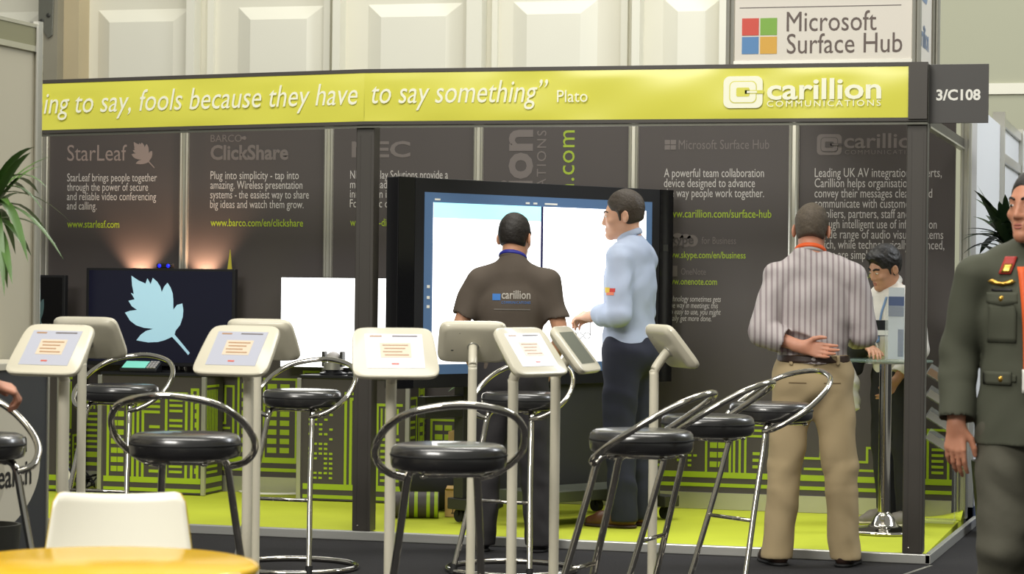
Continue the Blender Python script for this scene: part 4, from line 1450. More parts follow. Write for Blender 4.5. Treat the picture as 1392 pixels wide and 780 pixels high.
    def mesh(self, scale=1.0):
        D, h = self.D, self.h
        ins = D < 0
        nx, ny, nz = D.shape
        cs = np.zeros((nx - 1, ny - 1, nz - 1), np.int8)
        for i in (0, 1):
            for j in (0, 1):
                for k in (0, 1):
                    cs += ins[i:nx - 1 + i, j:ny - 1 + j, k:nz - 1 + k]
        act = (cs > 0) & (cs < 8)
        idx = np.argwhere(act)
        vid = np.full(act.shape, -1, np.int64)
        vid[act] = np.arange(len(idx))
        cor = {}
        for i in (0, 1):
            for j in (0, 1):
                for k in (0, 1):
                    cor[(i, j, k)] = D[idx[:, 0] + i, idx[:, 1] + j, idx[:, 2] + k].astype(float)
        acc = np.zeros((len(idx), 3))
        cnt = np.zeros(len(idx))
        for a in cor:
            for axn in range(3):
                if a[axn] == 0:
                    b = list(a); b[axn] = 1; b = tuple(b)
                    da, db = cor[a], cor[b]
                    cr = (da < 0) != (db < 0)
                    t = np.where(cr, da / np.where(cr, da - db, 1), 0)
                    p = np.tile(np.array(a, float), (len(idx), 1))
                    p[:, axn] = t
                    acc[cr] += p[cr]
                    cnt[cr] += 1
        V = self.lo + h * (idx + acc / np.maximum(cnt, 1)[:, None])
        F = []
        for axn in range(3):
            o1, o2 = [(1, 2), (2, 0), (0, 1)][axn]
            sl0 = [slice(1, -1)] * 3; sl1 = [slice(1, -1)] * 3
            sl0[axn] = slice(0, -1); sl1[axn] = slice(1, None)
            a, b = ins[tuple(sl0)], ins[tuple(sl1)]
            ch = np.argwhere(a != b)
            if len(ch) == 0:
                continue
            fl = a[tuple(ch.T)]
            base = ch.copy()
            base[:, o1] += 1; base[:, o2] += 1
            def cell(d1, d2):
                q = base.copy(); q[:, o1] -= d1; q[:, o2] -= d2
                return vid[tuple(q.T)]
            q = np.stack([cell(1, 1), cell(0, 1), cell(0, 0), cell(1, 0)], 1)
            q[~fl] = q[~fl][:, ::-1]
            F.append(q)
        F = np.concatenate(F)
        F = F[(F >= 0).all(1)]
        # two rounds of light smoothing
        for _ in range(2):
            s = np.zeros_like(V); c = np.zeros(len(V))
            for e in range(4):
                i, j = F[:, e], F[:, (e + 1) % 4]
                np.add.at(s, i, V[j]); np.add.at(s, j, V[i])
                np.add.at(c, i, 1); np.add.at(c, j, 1)
            V = V * 0.6 + 0.4 * s / np.maximum(c, 1)[:, None]
        return V * scale, F


def mesh_obj(name, VF, m, parent):
    V, F = VF
    me = bpy.data.meshes.new(name)
    me.vertices.add(len(V)); me.vertices.foreach_set('co', V.astype(np.float32).ravel())
    me.loops.add(F.size); me.loops.foreach_set('vertex_index', F.astype(np.int32).ravel())
    me.polygons.add(len(F)); me.polygons.foreach_set('loop_start', np.arange(0, F.size, 4, dtype=np.int32))
    me.polygons.foreach_set('loop_total', np.full(len(F), 4, np.int32))
    me.update(calc_edges=True); me.validate()
    me.polygons.foreach_set('use_smooth', [True] * len(me.polygons))
    me.materials.append(m)
    o = bpy.data.objects.new(name, me)
    COL.objects.link(o); o.parent = parent
    return o


def rotm(yaw=0, pitch=0, roll=0):
    """yaw left positive, pitch down positive, roll to own right positive"""
    return np.array(Matrix.Rotation(yaw, 3, 'Z') @ Matrix.Rotation(-pitch, 3, 'X') @ Matrix.Rotation(roll, 3, 'Y'))


class Person:
    def __init__(self, name_label, loc, rz, H, J):
        self.t = empty('person', loc, rz, name_label, 'person')
        self.s = H / 1.8
        self.J = J
        self.Rh = rotm(*J.get('head_rot', (0, 0, 0)))
        self.Hc = np.array(J.get('head', (0, 0.02, 1.665)), float)

    def hp(self, p):
        return self.Hc + self.Rh @ np.asarray(p, float)

    # --- body pieces -----------------------------------------------------
    def torso(self, f, g=0.0, belly=0.0, zs=(0, 1)):
        J = self.J
        pv, ch = np.array(J.get('pelvis', (0, 0, 0.95)), float), np.array(J.get('chest', (0, 0, 1.30)), float)
        up = N3(ch - pv)
        tw = J.get('twist', 0.0)
        Rt = rotm(tw)
        right = Rt @ np.array([1.0, 0, 0])
        f.ell(pv + (0, -0.005, 0.0), (0.168 + g, 0.118 + g, 0.14 + g), 0.05)
        f.ell(pv + up * 0.15, (0.150 + g + belly * 0.4, 0.105 + g + belly, 0.19 + g), 0.05)
        f.ell(ch, (0.172 + g, 0.118 + g, 0.20 + g), 0.05, R=Rt)
        sc = ch + up * 0.155 + np.array([0, -0.008, 0])
        f.cap(sc - right * 0.10, sc + right * 0.10, 0.060 + g, 0.060 + g, 0.04)
        for q in (-1, 1):
            f.cap(sc + right * q * 0.045 + (0, -0.015, 0.040), sc + right * q * 0.150 + (0, -0.006, -0.030), 0.050 + g * 0.8, 0.050 + g, 0.03)
        nb = self.hp((0, -0.03, -0.115))
        f.cap(sc + (0, -0.012, 0.015), nb, 0.066 + g * 0.6, 0.054 + g * 0.3, 0.05)

    def arm(self, f, sd, g=0.0, t_end=1.0, rad=(0.056, 0.044, 0.043, 0.030)):
        """t_end: 0..1 upper arm, 1..2 forearm (2 = wrist)"""
        A = [np.array(self.J[q + sd], float) for q in ('sh', 'el', 'wr')]
        r = [q + g for q in rad]
        if t_end <= 1:
            e_ = A[0] + (A[1] - A[0]) * t_end
            f.cap(A[0], e_, r[0], r[0] + (r[1] - r[0]) * t_end, 0.05)
        else:
            f.cap(A[0], A[1], r[0], r[1], 0.03)
            t = t_end - 1
            m1 = A[1] + (A[2] - A[1]) * min(0.35, t)
            f.cap(A[1], m1, r[1] - 0.002, r[2], 0.012)
            if t > 0.35:
                e_ = A[1] + (A[2] - A[1]) * t
                f.cap(m1, e_, r[2], r[2] + (r[3] - r[2]) * (t - 0.35) / 0.65, 0.008)

    def leg(self, f, sd, g=0.0, rad=(0.092, 0.060, 0.056, 0.040), t_end=1.0):
        A = [np.array(self.J[q + sd], float) for q in ('hip', 'kn', 'an')]
        r = [q + g for q in rad]
        f.cap(A[0], A[1], r[0], r[1], 0.04)
        m1 = A[1] + (A[2] - A[1]) * 0.3
        f.cap(A[1], m1, r[1], r[2], 0.010)
        f.cap(m1, A[1] + (A[2] - A[1]) * t_end, r[2], r[3], 0.008)

    def headf(self, f):
        hp, Rh = self.hp, self.Rh
        f.ell(hp((0, -0.012, 0.042)), (0.077, 0.097, 0.088), 0.02, R=Rh)
        f.ell(hp((0, 0.034, -0.012)), (0.062, 0.066, 0.086), 0.03, R=Rh)
        f.ell(hp((0, 0.040, -0.066)), (0.048, 0.050, 0.044), 0.03, R=Rh)
        f.cap(hp((-0.040, 0.0, -0.065)), hp((-0.012, 0.072, -0.098)), 0.018, 0.016, 0.03)
        f.cap(hp((0.040, 0.0, -0.065)), hp((0.012, 0.072, -0.098)), 0.018, 0.016, 0.03)
        f.ell(hp((0, 0.083, -0.098)), (0.021, 0.018, 0.018), 0.02, R=Rh)
        f.cap(hp((-0.035, 0.084, 0.026)), hp((0.035, 0.084, 0.026)), 0.010, 0.010, 0.02)
        for s in (-1, 1):
            f.ell(hp((s * 0.031, 0.104, 0.006)), (0.016, 0.014, 0.011), 0.012, op='sub', R=Rh)
            f.ell(hp((s * 0.030, 0.086, 0.005)), (0.0135, 0.0125, 0.012), 0.006, R=Rh)
            f.ell(hp((s * 0.045, 0.072, -0.025)), (0.018, 0.018, 0.016), 0.02, R=Rh)
            Re = Rh @ rotm(s * 0.45)
            f.ell(hp((s * 0.086, -0.014, -0.002)), (0.0085, 0.020, 0.034), 0.006, R=Re)
            f.ell(hp((s * 0.093, -0.010, 0.004)), (0.005, 0.010, 0.018), 0.004, op='sub', R=Re)
        f.cap(hp((0, 0.094, 0.016)), hp((0, 0.110, -0.030)), 0.0080, 0.0115, 0.012)
        for s in (-1, 1):
            f.ell(hp((s * 0.012, 0.100, -0.034)), (0.0085, 0.010, 0.008), 0.008, R=Rh)
        f.cap(hp((-0.017, 0.094, -0.060)), hp((0.017, 0.094, -0.060)), 0.0065, 0.0065, 0.008)
        f.cap(hp((-0.015, 0.093, -0.072)), hp((0.015, 0.093, -0.072)), 0.007, 0.007, 0.008)
        f.cap(hp((-0.022, 0.104, -0.0655)), hp((0.022, 0.104, -0.0655)), 0.0028, 0.0028, 0.003, op='sub')
        # neck
        f.cap(hp((0, -0.022, -0.035)), hp((0, -0.032, -0.135)), 0.057, 0.058, 0.03)

    def hand(self, f, sd):
        """palm, four fingers and thumb; J['hand'+sd] = (finger direction, palm normal, curl, spread)"""
        d_, nrm, curl, spread = self.J['hand' + sd]
        w_ = np.array(self.J['wr' + sd], float)
        d_ = N3(d_)
        nrm = N3(np.asarray(nrm, float) - d_ * np.dot(nrm, d_))     # palm side
        # thumb side
        tside = np.cross(d_, nrm) * (1 if sd == 'R' else -1)
        fa = self.J.get('hscale', 1.0)
        kn = []
        for i, off in enumerate((0.031, 0.0105, -0.0105, -0.030)):
            ln = (0.090, 0.094, 0.089, 0.081)[i]
            k_ = w_ + (d_ * ln + tside * off) * fa
            f.cap(w_ + d_ * 0.008 + tside * off * 0.55, k_, 0.0145, 0.0115, 0.014, flat=(nrm, 0.85))
            kn.append((k_, off))
        f.cap(w_ - d_ * 0.03, w_ + d_ * 0.015, 0.029, 0.026, 0.02, flat=(nrm, 0.75))
        L = ((0.042, 0.025, 0.021), (0.047, 0.029, 0.022), (0.043, 0.027, 0.021), (0.034, 0.021, 0.018))
        for i, (k_, off) in enumerate(kn):
            p, dd = k_, N3(d_ + tside * off * spread * 8)
            ang = 0.0
            cc = curl if not isinstance(curl, (tuple, list)) else curl[i]
            for j, l in enumerate(L[i]):
                ang += cc * (0.8, 1.1, 0.7)[j]
                v = dd * math.cos(ang) + nrm * math.sin(ang)
                q = p + v * l * fa
                r0 = (0.0098, 0.0092, 0.0082, 0.0072)
                f.cap(p, q, r0[j] * (0.88 if i == 3 else 1), r0[j + 1] * (0.88 if i == 3 else 1), 0.003)
                p = q
        b = w_ + d_ * 0.022 + tside * 0.024 + nrm * 0.004
        m1 = b + (N3(d_ * 0.72 + tside * 0.62 + nrm * 0.3)) * 0.040 * fa
        m2 = m1 + (N3(d_ * 0.88 + tside * 0.30 + nrm * (0.25 + 0.3 * (cc > 0.5)))) * 0.034 * fa
        m3 = m2 + (N3(d_ * 0.95 + tside * 0.05 + nrm * 0.35)) * 0.026 * fa
        f.cap(b, m1, 0.0165, 0.0125, 0.012)
        f.cap(m1, m2, 0.0120, 0.0105, 0.004)
        f.cap(m2, m3, 0.0104, 0.0085, 0.004)

    def bounds(self):
        P = [np.array(self.J[k], float) for k in self.J if k[:2] in ('sh', 'el', 'wr', 'hi', 'kn', 'an') and k[-1] in 'LR']
        P.append(self.Hc)
        P = np.array(P)
        return P.min(0) - 0.24, P.max(0) + 0.24

    def new(self, h, lo=None, hi=None):
        a, b = self.bounds()
        a[2] = -0.03
        if lo is not None:
            a = np.maximum(a, lo)
        if hi is not None:
            b = np.minimum(b, hi)
        return Field(a, b, h)

    def out(self, name, f, m):
        return mesh_obj(name, f.mesh(self.s), m, self.t)

    def body(self, skin, h=0.0048):
        f = self.new(h)
        self.torso(f, -0.012)
        for sd in 'LR':
            self.arm(f, sd, -0.004, 2.0)
            self.leg(f, sd, -0.006)
            an, to = np.array(self.J['an' + sd]), np.array(self.J['toe' + sd])
            fb = np.array([an[0], an[1], self.J.get('floor' + sd, 0.0) + 0.045])
            fd = (to - an) * (1, 1, 0)
            f.cap(an, fb, 0.034, 0.030, 0.02)
            f.cap(fb, fb + fd * 0.7 + (0, 0, -0.012), 0.028, 0.018, 0.02)
            self.hand(f, sd)
        self.headf(f)
        o = self.out('body', f, skin)
        # eyes
        for s in (-1, 1):
            e_ = MB(); e_.m = 0
            c = self.hp((s * 0.0305, 0.0885, 0.0055)) * self.s
            e_.sphere((0, 0, 0), (0.0128 * self.s, 0.0112 * self.s, 0.0064 * self.s), 14)
            e_.m = 1
            g_ = self.J.get('gaze', (0, 0))
            e_.sphere((0.005 * g_[0] * self.s, 0.0075 * self.s, 0.0012 * g_[1] * self.s), (0.0056 * self.s, 0.0045 * self.s, 0.0056 * self.s), 10)
            e_.xf(Matrix.Translation(Vector(c)) @ Matrix([list(q) for q in self.Rh]).to_4x4())
            e_.build('eye', [M_['eye_white'], M_['eye_dark']], self.t, smooth=True)
        return o

    def brows(self, m, th=0.0042):
        for s in (-1, 1):
            b = MB()
            P = [self.hp(p) * self.s for p in ((s * 0.014, 0.1025, 0.026), (s * 0.032, 0.098, 0.033), (s * 0.052, 0.080, 0.027))]
            b.tube(smooth_path(P, 4), [th * 0.8] + [th] * 7 + [th * 0.4], 8)
            b.build('eyebrow', m, self.t, smooth=True)

    def lips(self, m):
        b = MB()
        for z in (-0.0605, -0.0715):
            P = [self.hp(p) * self.s for p in ((-0.021, 0.0935, -0.0655), (-0.009, 0.1015, z), (0, 0.1025, z - 0.001), (0.009, 0.1015, z), (0.021, 0.0935, -0.0655))]
            b.tube(smooth_path(P, 4), 0.0032 * self.s, 6)
        b.build('lips', m, self.t, smooth=True)

    def hair(self, m, thick=0.012, front=0.055, nape=-0.075, top=0.0, side=0.0, seed=1, amp=0.002, fringe=0.0, h=0.004):
        c = self.Hc
        f = Field(c - 0.19, c + 0.19, h)
        Rh, hp = self.Rh, self.hp
        f.ell(hp((0, -0.014, 0.042 + top * 0.3)), (0.077 + thick * 0.6 + side, 0.097 + thick * 0.85, 0.088 + thick + top), 0.0, R=Rh)
        f.ell(hp((0, -0.040, -0.025)), (0.058 + thick * 0.6, 0.052 + thick * 0.6, 0.070), 0.03, R=Rh)
        if fringe:
            f.ell(hp((0.0, 0.070, 0.105)), (0.062, 0.032 + fringe, 0.022 + fringe), 0.02, R=Rh)
        f.wrinkle(amp, seed, 4.0)
        # clear the face, the ears and the neck
        f.ell(hp((0, 0.120, 0.0)), (0.078, 0.120 - front, 0.078), 0.024, op='sub', R=Rh)
        f.box(hp((0, 0.09, -0.06)), (0.2, 0.092, 0.078), 0.02, 0.022, op='sub', R=Rh)
        f.box(hp((0, 0.02, -0.135 + 0.02)), (0.2, 0.2, 0.05), 0.01, 0.018, op='sub', R=Rh @ rotm(0, 0.30))
        for s in (-1, 1):
            f.cap(hp((s * 0.073, 0.020, 0.03)), hp((s * 0.070, 0.016, -0.018)), 0.011, 0.006, 0.01)
            f.ell(hp((s * 0.094, -0.008, -0.012)), (0.026, 0.026, 0.042), 0.006, op='sub', R=Rh)
        f.box(hp((0, -0.08, nape - 0.10)), (0.2, 0.16, 0.10), 0.01, 0.01, op='sub', R=Rh)
        return mesh_obj('hair', f.mesh(self.s), m, self.t)

    def shoes(self, m, msole, g=0.0, h=0.004):
        for sd in 'LR':
            an, to = np.array(self.J['an' + sd], float), np.array(self.J['toe' + sd], float)
            d_ = to - an; d_[2] = 0; L = np.linalg.norm(d_); d_ = d_ / L
            side = np.array([d_[1], -d_[0], 0])
            zb = self.J.get('floor' + sd, 0.0)
            R = np.stack([side, d_, np.array([0, 0, 1.0])], 1)
            base = np.array([an[0], an[1], zb])
            f = Field(base - 0.24, base + 0.30, h)
            f.cap(base + d_ * -0.03 + (0, 0, 0.045), base + d_ * 0.13 + (0, 0, 0.036), 0.042 + g, 0.044 + g, 0.02)
            f.cap(base + d_ * 0.12 + (0, 0, 0.034), base + d_ * 0.19 + (0, 0, 0.026), 0.042 + g, 0.030 + g, 0.02)
            f.cap(base + (0, 0, 0.066), base + d_ * 0.12 + (0, 0, 0.044), 0.040 + g, 0.038 + g, 0.02)
            f.cap(base + (0, 0, 0.05), np.array([an[0], an[1], zb + 0.10]), 0.042 + g, 0.042, 0.03)
            f.cut(base + (0, 0, 0.012), (0, 0, -1)); f.cut(base + (0, 0, 0.105), (0, 0, 1))
            o = self.out('shoe', f, m)
            f = Field(base - 0.24, base + 0.30, h)
            f.cap(base + d_ * -0.03 + (0, 0, 0.006), base + d_ * 0.13 + (0, 0, 0.006), 0.044 + g, 0.048 + g, 0.0)
            f.cap(base + d_ * 0.12 + (0, 0, 0.006), base + d_ * 0.195 + (0, 0, 0.006), 0.047 + g, 0.032 + g, 0.01)
            f.cut(base + (0, 0, 0.001), (0, 0, -1)); f.cut(base + (0, 0, 0.016), (0, 0, 1))
            s_ = self.out('sole', f, msole); s_.parent = o

    def trousers(self, m, g=0.012, rad=(0.095, 0.066, 0.066, 0.060), top=1.03, amp=0.004, seed=1, h=0.0065, belly=0.0):
        f = self.new(h, hi=np.array([9, 9, 1.12]))
        pv = np.array(self.J.get('pelvis', (0, 0, 0.95)), float)
        f.ell(pv + (0, -0.005, 0.0), (0.168 + g, 0.120 + g, 0.14 + g), 0.05)
        f.ell(pv + (0, -0.045, -0.03), (0.13 + g, 0.085 + g, 0.11), 0.05)
        f.ell(pv + (0, 0, 0.15), (0.150 + g + belly * 0.4, 0.105 + g + belly, 0.19), 0.05)
        for sd in 'LR':
            self.leg(f, sd, g, rad, 1.08)
        f.wrinkle(amp, seed)
        f.cut((0, 0, 0.034), (0, 0, -1))
        f.cut((0, 0, top), (0, 0, 1))
        for sd in 'LR':
            an = np.array(self.J['an' + sd], float)
        o = self.out('trousers', f, m)
        return o

    def belt(self, m, z0=1.0, z1=1.04, g=0.018, belly=0.0):
        f = self.new(0.005, lo=np.array([-9, -9, z0 - 0.03]), hi=np.array([9, 9, z1 + 0.03]))
        pv = np.array(self.J.get('pelvis', (0, 0, 0.95)), float)
        f.ell(pv + (0, -0.005, 0.0), (0.168 + g, 0.120 + g, 0.14 + g), 0.05)
        f.ell(pv + (0, -0.045, -0.03), (0.13 + g, 0.085 + g, 0.11), 0.05)
        f.ell(pv + (0, 0, 0.15), (0.150 + g + belly * 0.4, 0.105 + g + belly, 0.19), 0.05)
        f.cut((0, 0, z1), (0, 0, 1)); f.cut((0, 0, z0), (0, 0, -1))
        return self.out('belt', f, m)

    def shirt(self, m, g=0.016, hem=0.97, sleeve=1.9, arm_rad=(0.058, 0.050, 0.049, 0.040), amp=0.004, seed=2, h=0.0058, belly=0.0, name='shirt', neck=0.02, skirt=0.0):
        f = self.new(h, lo=np.array([-9, -9, min(hem, 1.2) - 0.12 - (0.3 if (isinstance(sleeve, dict) or sleeve > 1.2) else 0)]))
        self.torso(f, g, belly)
        if skirt:
            pv = np.array(self.J.get('pelvis', (0, 0, 0.95)), float)
            f.cap(pv + (0, 0, 0.10), pv + (0, 0, -0.14), 0.15 + g, 0.178 + g + skirt, 0.04, flat=((0, 1, 0), 0.74))
        f.cut((0, 0, hem), (0, 0, -1))
        for sd in 'LR':
            te = sleeve[sd] if isinstance(sleeve, dict) else sleeve
            self.arm(f, sd, g * 0.8, te, arm_rad)
        f.wrinkle(amp, seed)
        # neck opening
        nb = self.hp((0, -0.03, -0.105 + neck))
        f.cut(nb, self.Rh @ np.array([0, 0.30, 1.0]))
        for sd in 'LR':
            te = sleeve[sd] if isinstance(sleeve, dict) else sleeve
            A = [np.array(self.J[q + sd], float) for q in ('sh', 'el', 'wr')]
            i = 0 if te <= 1 else 1
            t = te - i
            e_ = A[i] + (A[i + 1] - A[i]) * t
            d_ = N3(A[i + 1] - A[i])
            # flat sleeve end
            f.cap(e_ + d_ * 0.040, e_ + d_ * 0.10, 0.066, 0.066, 0.007, op='sub')
        return self.out(name, f, m)

    def collar(self, m, r=0.066, z=-0.118, th=0.011, tilt=0.32, name='collar', rise=0.02):
        f = Field(self.Hc - (0.16, 0.16, 0.26), self.Hc + (0.16, 0.16, 0.02), 0.0045)
        for q in (0.0, 0.5, 1.0):
            c = self.hp((0, -0.028 + 0.004 * q, z + rise * q))
            f.torus(c, self.Rh @ np.array([0, tilt, 1.0]), r - 0.003 * q, th * (1 - 0.25 * q), 0.01)
        return self.out(name, f, m)


def on_surface(o, pts, direction, lift=0.002):
    """lay points onto a child mesh along a direction in the person's own frame"""
    me = o.data
    bvh = BVHTree.FromPolygons([v.co for v in me.vertices], [tuple(p.vertices) for p in me.polygons])
    d_ = Vector(direction).normalized()
    out = []
    last = None
    for p in pts:
        hit = bvh.ray_cast(Vector(p) - d_ * 1.0, d_)
        q = hit[0]
        if q is None:
            near = bvh.find_nearest(Vector(p))
            q = near[0]
        out.append(q - d_ * lift)
    return out


def decal(o, v2, f, origin, ex, ez, direction, name, m, parent, lift=0.003, thick=0.0):
    """2-d shape laid on a garment"""
    ex, ez = Vector(ex), Vector(ez)
    P = [Vector(origin) + ex * p[0] + ez * p[1] for p in v2]
    Q = on_surface(o, P, direction, lift)
    mb = MB(); mb.add(Q, f)
    r = mb.build(name, m, parent, smooth=True)
    if thick:
        so = r.modifiers.new('thick', 'SOLIDIFY'); so.thickness = thick; so.offset = 0
    return r


def grid2(x0, x1, z0, z1, n=8, m=8):
    v = [(x0 + (x1 - x0) * i / n, z0 + (z1 - z0) * j / m) for i in range(n + 1) for j in range(m + 1)]
    f = [(i * (m + 1) + j, (i + 1) * (m + 1) + j, (i + 1) * (m + 1) + j + 1, i * (m + 1) + j + 1) for i in range(n) for j in range(m)]
    return v, f


def skin(name, rgb):
    m = mat(name, rgb, 0.5, noise=0.08, nscale=14, bump=0.03)
    b = m.node_tree.nodes['Principled BSDF']
    b.inputs['Subsurface Weight'].default_value = 0.12
    b.inputs['Subsurface Radius'].default_value = (0.012, 0.005, 0.003)
    return m


def striped(name, base, line, scale, width=0.25, rough=0.75):
    """narrow stripes running up the cloth"""
    m = mat(name, base, rough, bump=0.12, nscale=60)
    nt = m.node_tree
    b = nt.nodes['Principled BSDF']
    tc = nt.nodes.new('ShaderNodeTexCoord')
    sx = nt.nodes.new('ShaderNodeSeparateXYZ')
    nt.links.new(tc.outputs['Object'], sx.inputs[0])
    ml = nt.nodes.new('ShaderNodeMath'); ml.operation = 'MULTIPLY'; ml.inputs[1].default_value = scale
    nt.links.new(sx.outputs['X'], ml.inputs[0])
    fr = nt.nodes.new('ShaderNodeMath'); fr.operation = 'FRACT'
    nt.links.new(ml.outputs[0], fr.inputs[0])
    gt_ = nt.nodes.new('ShaderNodeMath'); gt_.operation = 'LESS_THAN'; gt_.inputs[1].default_value = width
    nt.links.new(fr.outputs[0], gt_.inputs[0])
    mx = nt.nodes.new('ShaderNodeMix'); mx.data_type = 'RGBA'
    mx.inputs['A'].default_value = srgb(base); mx.inputs['B'].default_value = srgb(line)
    nt.links.new(gt_.outputs[0], mx.inputs['Factor'])
    nt.links.new(mx.outputs['Result'], b.inputs['Base Color'])
    return m


M_['eye_white'] = mat('eye_white', (225, 220, 212), 0.25)
M_['eye_dark'] = mat('eye_dark', (34, 24, 20), 0.2)
M_['lips'] = mat('lips', (170, 98, 88), 0.45)
M_['hair_dark'] = mat('hair_dark', (36, 31, 27), 0.6, noise=0.25, nscale=90, bump=0.35)
M_['hair_black'] = mat('hair_black', (26, 23, 22), 0.5, noise=0.25, nscale=90, bump=0.4)
M_['hair_grey'] = mat('hair_greying', (86, 76, 64), 0.7, noise=0.5, nscale=90, bump=0.35)
M_['hair_brown'] = mat('hair_brown', (58, 48, 38), 0.6, noise=0.25, nscale=90, bump=0.35)
sk_a = skin('skin_a', (204, 150, 118))
sk_b = skin('skin_b', (214, 164, 136))
sk_c = skin('skin_c', (196, 138, 112))
sk_d = skin('skin_d', (198, 148, 118))
sk_e = skin('skin_e', (194, 134, 106))


def stand_joints(spread=0.10, toe_out=0.12):
    J = dict(hipR=(0.088, 0, 0.93), hipL=(-0.088, 0, 0.93), knR=(0.095, 0.012, 0.49), knL=(-0.095, 0.012, 0.49),
             anR=(spread, -0.02, 0.085), anL=(-spread, -0.02, 0.085))
    for sd, s in (('R', 1), ('L', -1)):
        a = np.array(J['an' + sd])
        J['toe' + sd] = tuple(a + (s * math.sin(toe_out) * 0.2, math.cos(toe_out) * 0.2, -0.06))
    return J


# --- man in the brown polo at the screen, seen from behind -------------------
J = stand_joints(0.155, 0.25)
J.update(knR=(0.125, 0.012, 0.49), knL=(-0.125, 0.02, 0.49), shR=(0.188, -0.01, 1.435), shL=(-0.188, -0.01, 1.435), elR=(0.262, -0.03, 1.155), elL=(-0.288, -0.035, 1.165), wrR=(0.205, 0.10, 0.975), wrL=(-0.195, 0.09, 0.955),
         handR=((-0.25, 0.35, -0.9), (-0.9, 0.1, 0.2), 0.35, 0.2), handL=((0.25, 0.35, -0.9), (0.9, 0.1, 0.2), 0.35, 0.2), head=(0.008, 0.03, 1.663), head_rot=(-0.30, 0.05, 0.0))
P1 = Person('man in a brown polo shirt facing the large touch screen, back to the camera', (-2.115, -0.17, FZ), 0.24, 1.775, J)
P1.body(sk_a); P1.hair(M_['hair_dark'], 0.012, nape=-0.085, amp=0.0015); P1.brows(M_['hair_dark']); P1.lips(M_['lips'])
m_polo = mat('polo_brown', (88, 78, 68), 0.85, noise=0.06, nscale=10, bump=0.12)
sh = P1.shirt(m_polo, 0.013, 0.90, 0.66, arm_rad=(0.058, 0.055, 0.05, 0.04), amp=0.0065, seed=4)
P1.collar(m_polo, 0.062, -0.108)
P1.trousers(mat('trousers_charcoal', (46, 44, 46), 0.85, noise=0.06, bump=0.1), rad=(0.094, 0.070, 0.068, 0.066), amp=0.008, seed=3)
P1.shoes(mat('shoe_black', (24, 23, 23), 0.4), M_['rubber'])
ln = P1.collar(mat('lanyard_blue', (38, 44, 150), 0.5), 0.071, -0.103, 0.006, 0.42, 'lanyard', 0.012)
s = P1.s
v, f = text2d('carillion', 0, 0, width=0.150, height=0.062, bold=0.015)
decal(sh, v, f, (-0.055 * s, 0, 1.345 * s), (1, 0, 0), (0, 0, 1), (0, 1, 0), 'shirt_lettering', mat('shirt_print', (176, 170, 160), 0.7), P1.t)
v, f = grid2(-0.095, -0.052, -0.012, 0.022, 6, 6)
pb = mat('shirt_print_blue', (62, 122, 196), 0.7)
decal(sh, v, f, (-0.008 * s, 0, 1.348 * s), (1, 0, 0), (0, 0, 1), (0, 1, 0), 'shirt_emblem', pb, P1.t)
v, f = text2d('COMMUNICATIONS', 0, 0, width=0.150, height=0.020, space=1.3)
decal(sh, v, f, (-0.055 * s, 0, 1.318 * s), (1, 0, 0), (0, 0, 1), (0, 1, 0), 'shirt_lettering', pb, P1.t)
v, f = grid2(0, 0.19, 0, 0.006, 12, 2)
decal(sh, v, f, (-0.095 * s, 0, 1.285 * s), (1, 0, 0), (0, 0, 1), (0, 1, 0), 'shirt_line', mat('shirt_print2', (120, 114, 106), 0.7), P1.t)

# --- tall man in the pale blue shirt, in profile ------------------------------
J = stand_joints(0.085, 0.1)
J.update(shR=(0.180, 0.02, 1.430), shL=(-0.185, -0.015, 1.430), elL=(-0.225, -0.045, 1.145), elR=(0.215, 0.02, 1.15), wrL=(-0.115, 0.185, 1.130), wrR=(0.085, 0.225, 1.125),
         handL=((0.42, 0.88, 0.02), (0.5, -0.1, -0.85), (0.45, 0.5, 0.6, 0.7), 0.3), handR=((-0.35, 0.9, -0.1), (-0.6, -0.1, -0.75), (0.5, 0.6, 0.6, 0.6), 0.2), head=(0, 0.045, 1.668), head_rot=(0.42, 0.06, 0.0), chest=(0, 0.0, 1.30))
P2 = Person('tall man in a pale blue shirt and dark jeans in profile by the touch screen', (-1.715, 0.85, 0.0), math.radians(76), 1.875, J)
P2.body(sk_b); P2.hair(M_['hair_brown'], 0.011, top=0.008, nape=-0.07, fringe=0.0, amp=0.002, seed=5); P2.brows(M_['hair_brown']); P2.lips(M_['lips'])
m_blue = mat('shirt_pale_blue', (176, 188, 212), 0.75, noise=0.04, nscale=8, bump=0.1)
sh = P2.shirt(m_blue, 0.016, 0.985, dict(L=1.62, R=1.65), arm_rad=(0.060, 0.055, 0.052, 0.046), amp=0.0085, seed=7)
P2.collar(m_blue, 0.064, -0.106, 0.010)
P2.trousers(mat('jeans_dark', (33, 36, 52), 0.85, noise=0.12, nscale=14, bump=0.12), rad=(0.095, 0.072, 0.068, 0.063), amp=0.0065, seed=8, top=1.04)
P2.shoes(mat('shoe_brown', (94, 60, 40), 0.35, noise=0.1), mat('sole_brown', (60, 42, 32), 0.6))
s = P2.s
for (z0, z1, y0, y1, c) in ((1.262, 1.282, -0.045, -0.012, (196, 60, 54)), (1.258, 1.286, -0.012, 0.030, (222, 190, 70)), (1.245, 1.262, -0.040, 0.012, (226, 132, 104))):
    v, f = grid2(y0, y1, z0, z1, 5, 5)
    decal(sh, [(a * s, b * s) for a, b in v], f, (-0.30 * s, -0.005, 0), (0, 1, 0), (0, 0, 1), (1, 0, 0), 'sleeve_emblem', mat('sleeve_print', c, 0.7), P2.t)
gl = empty('spectacles', (0, 0, 0), 0, 'dark spectacles dangling from the hands of the man in the blue shirt', 'spectacles')
mk = P2.t.matrix_basis
bpy.context.view_layer.update()
Wm = P2.t.matrix_world.copy()
hpos = Wm @ (Vector((-0.055, 0.255, 1.095)) * s)
gl.location = hpos
m = MB()
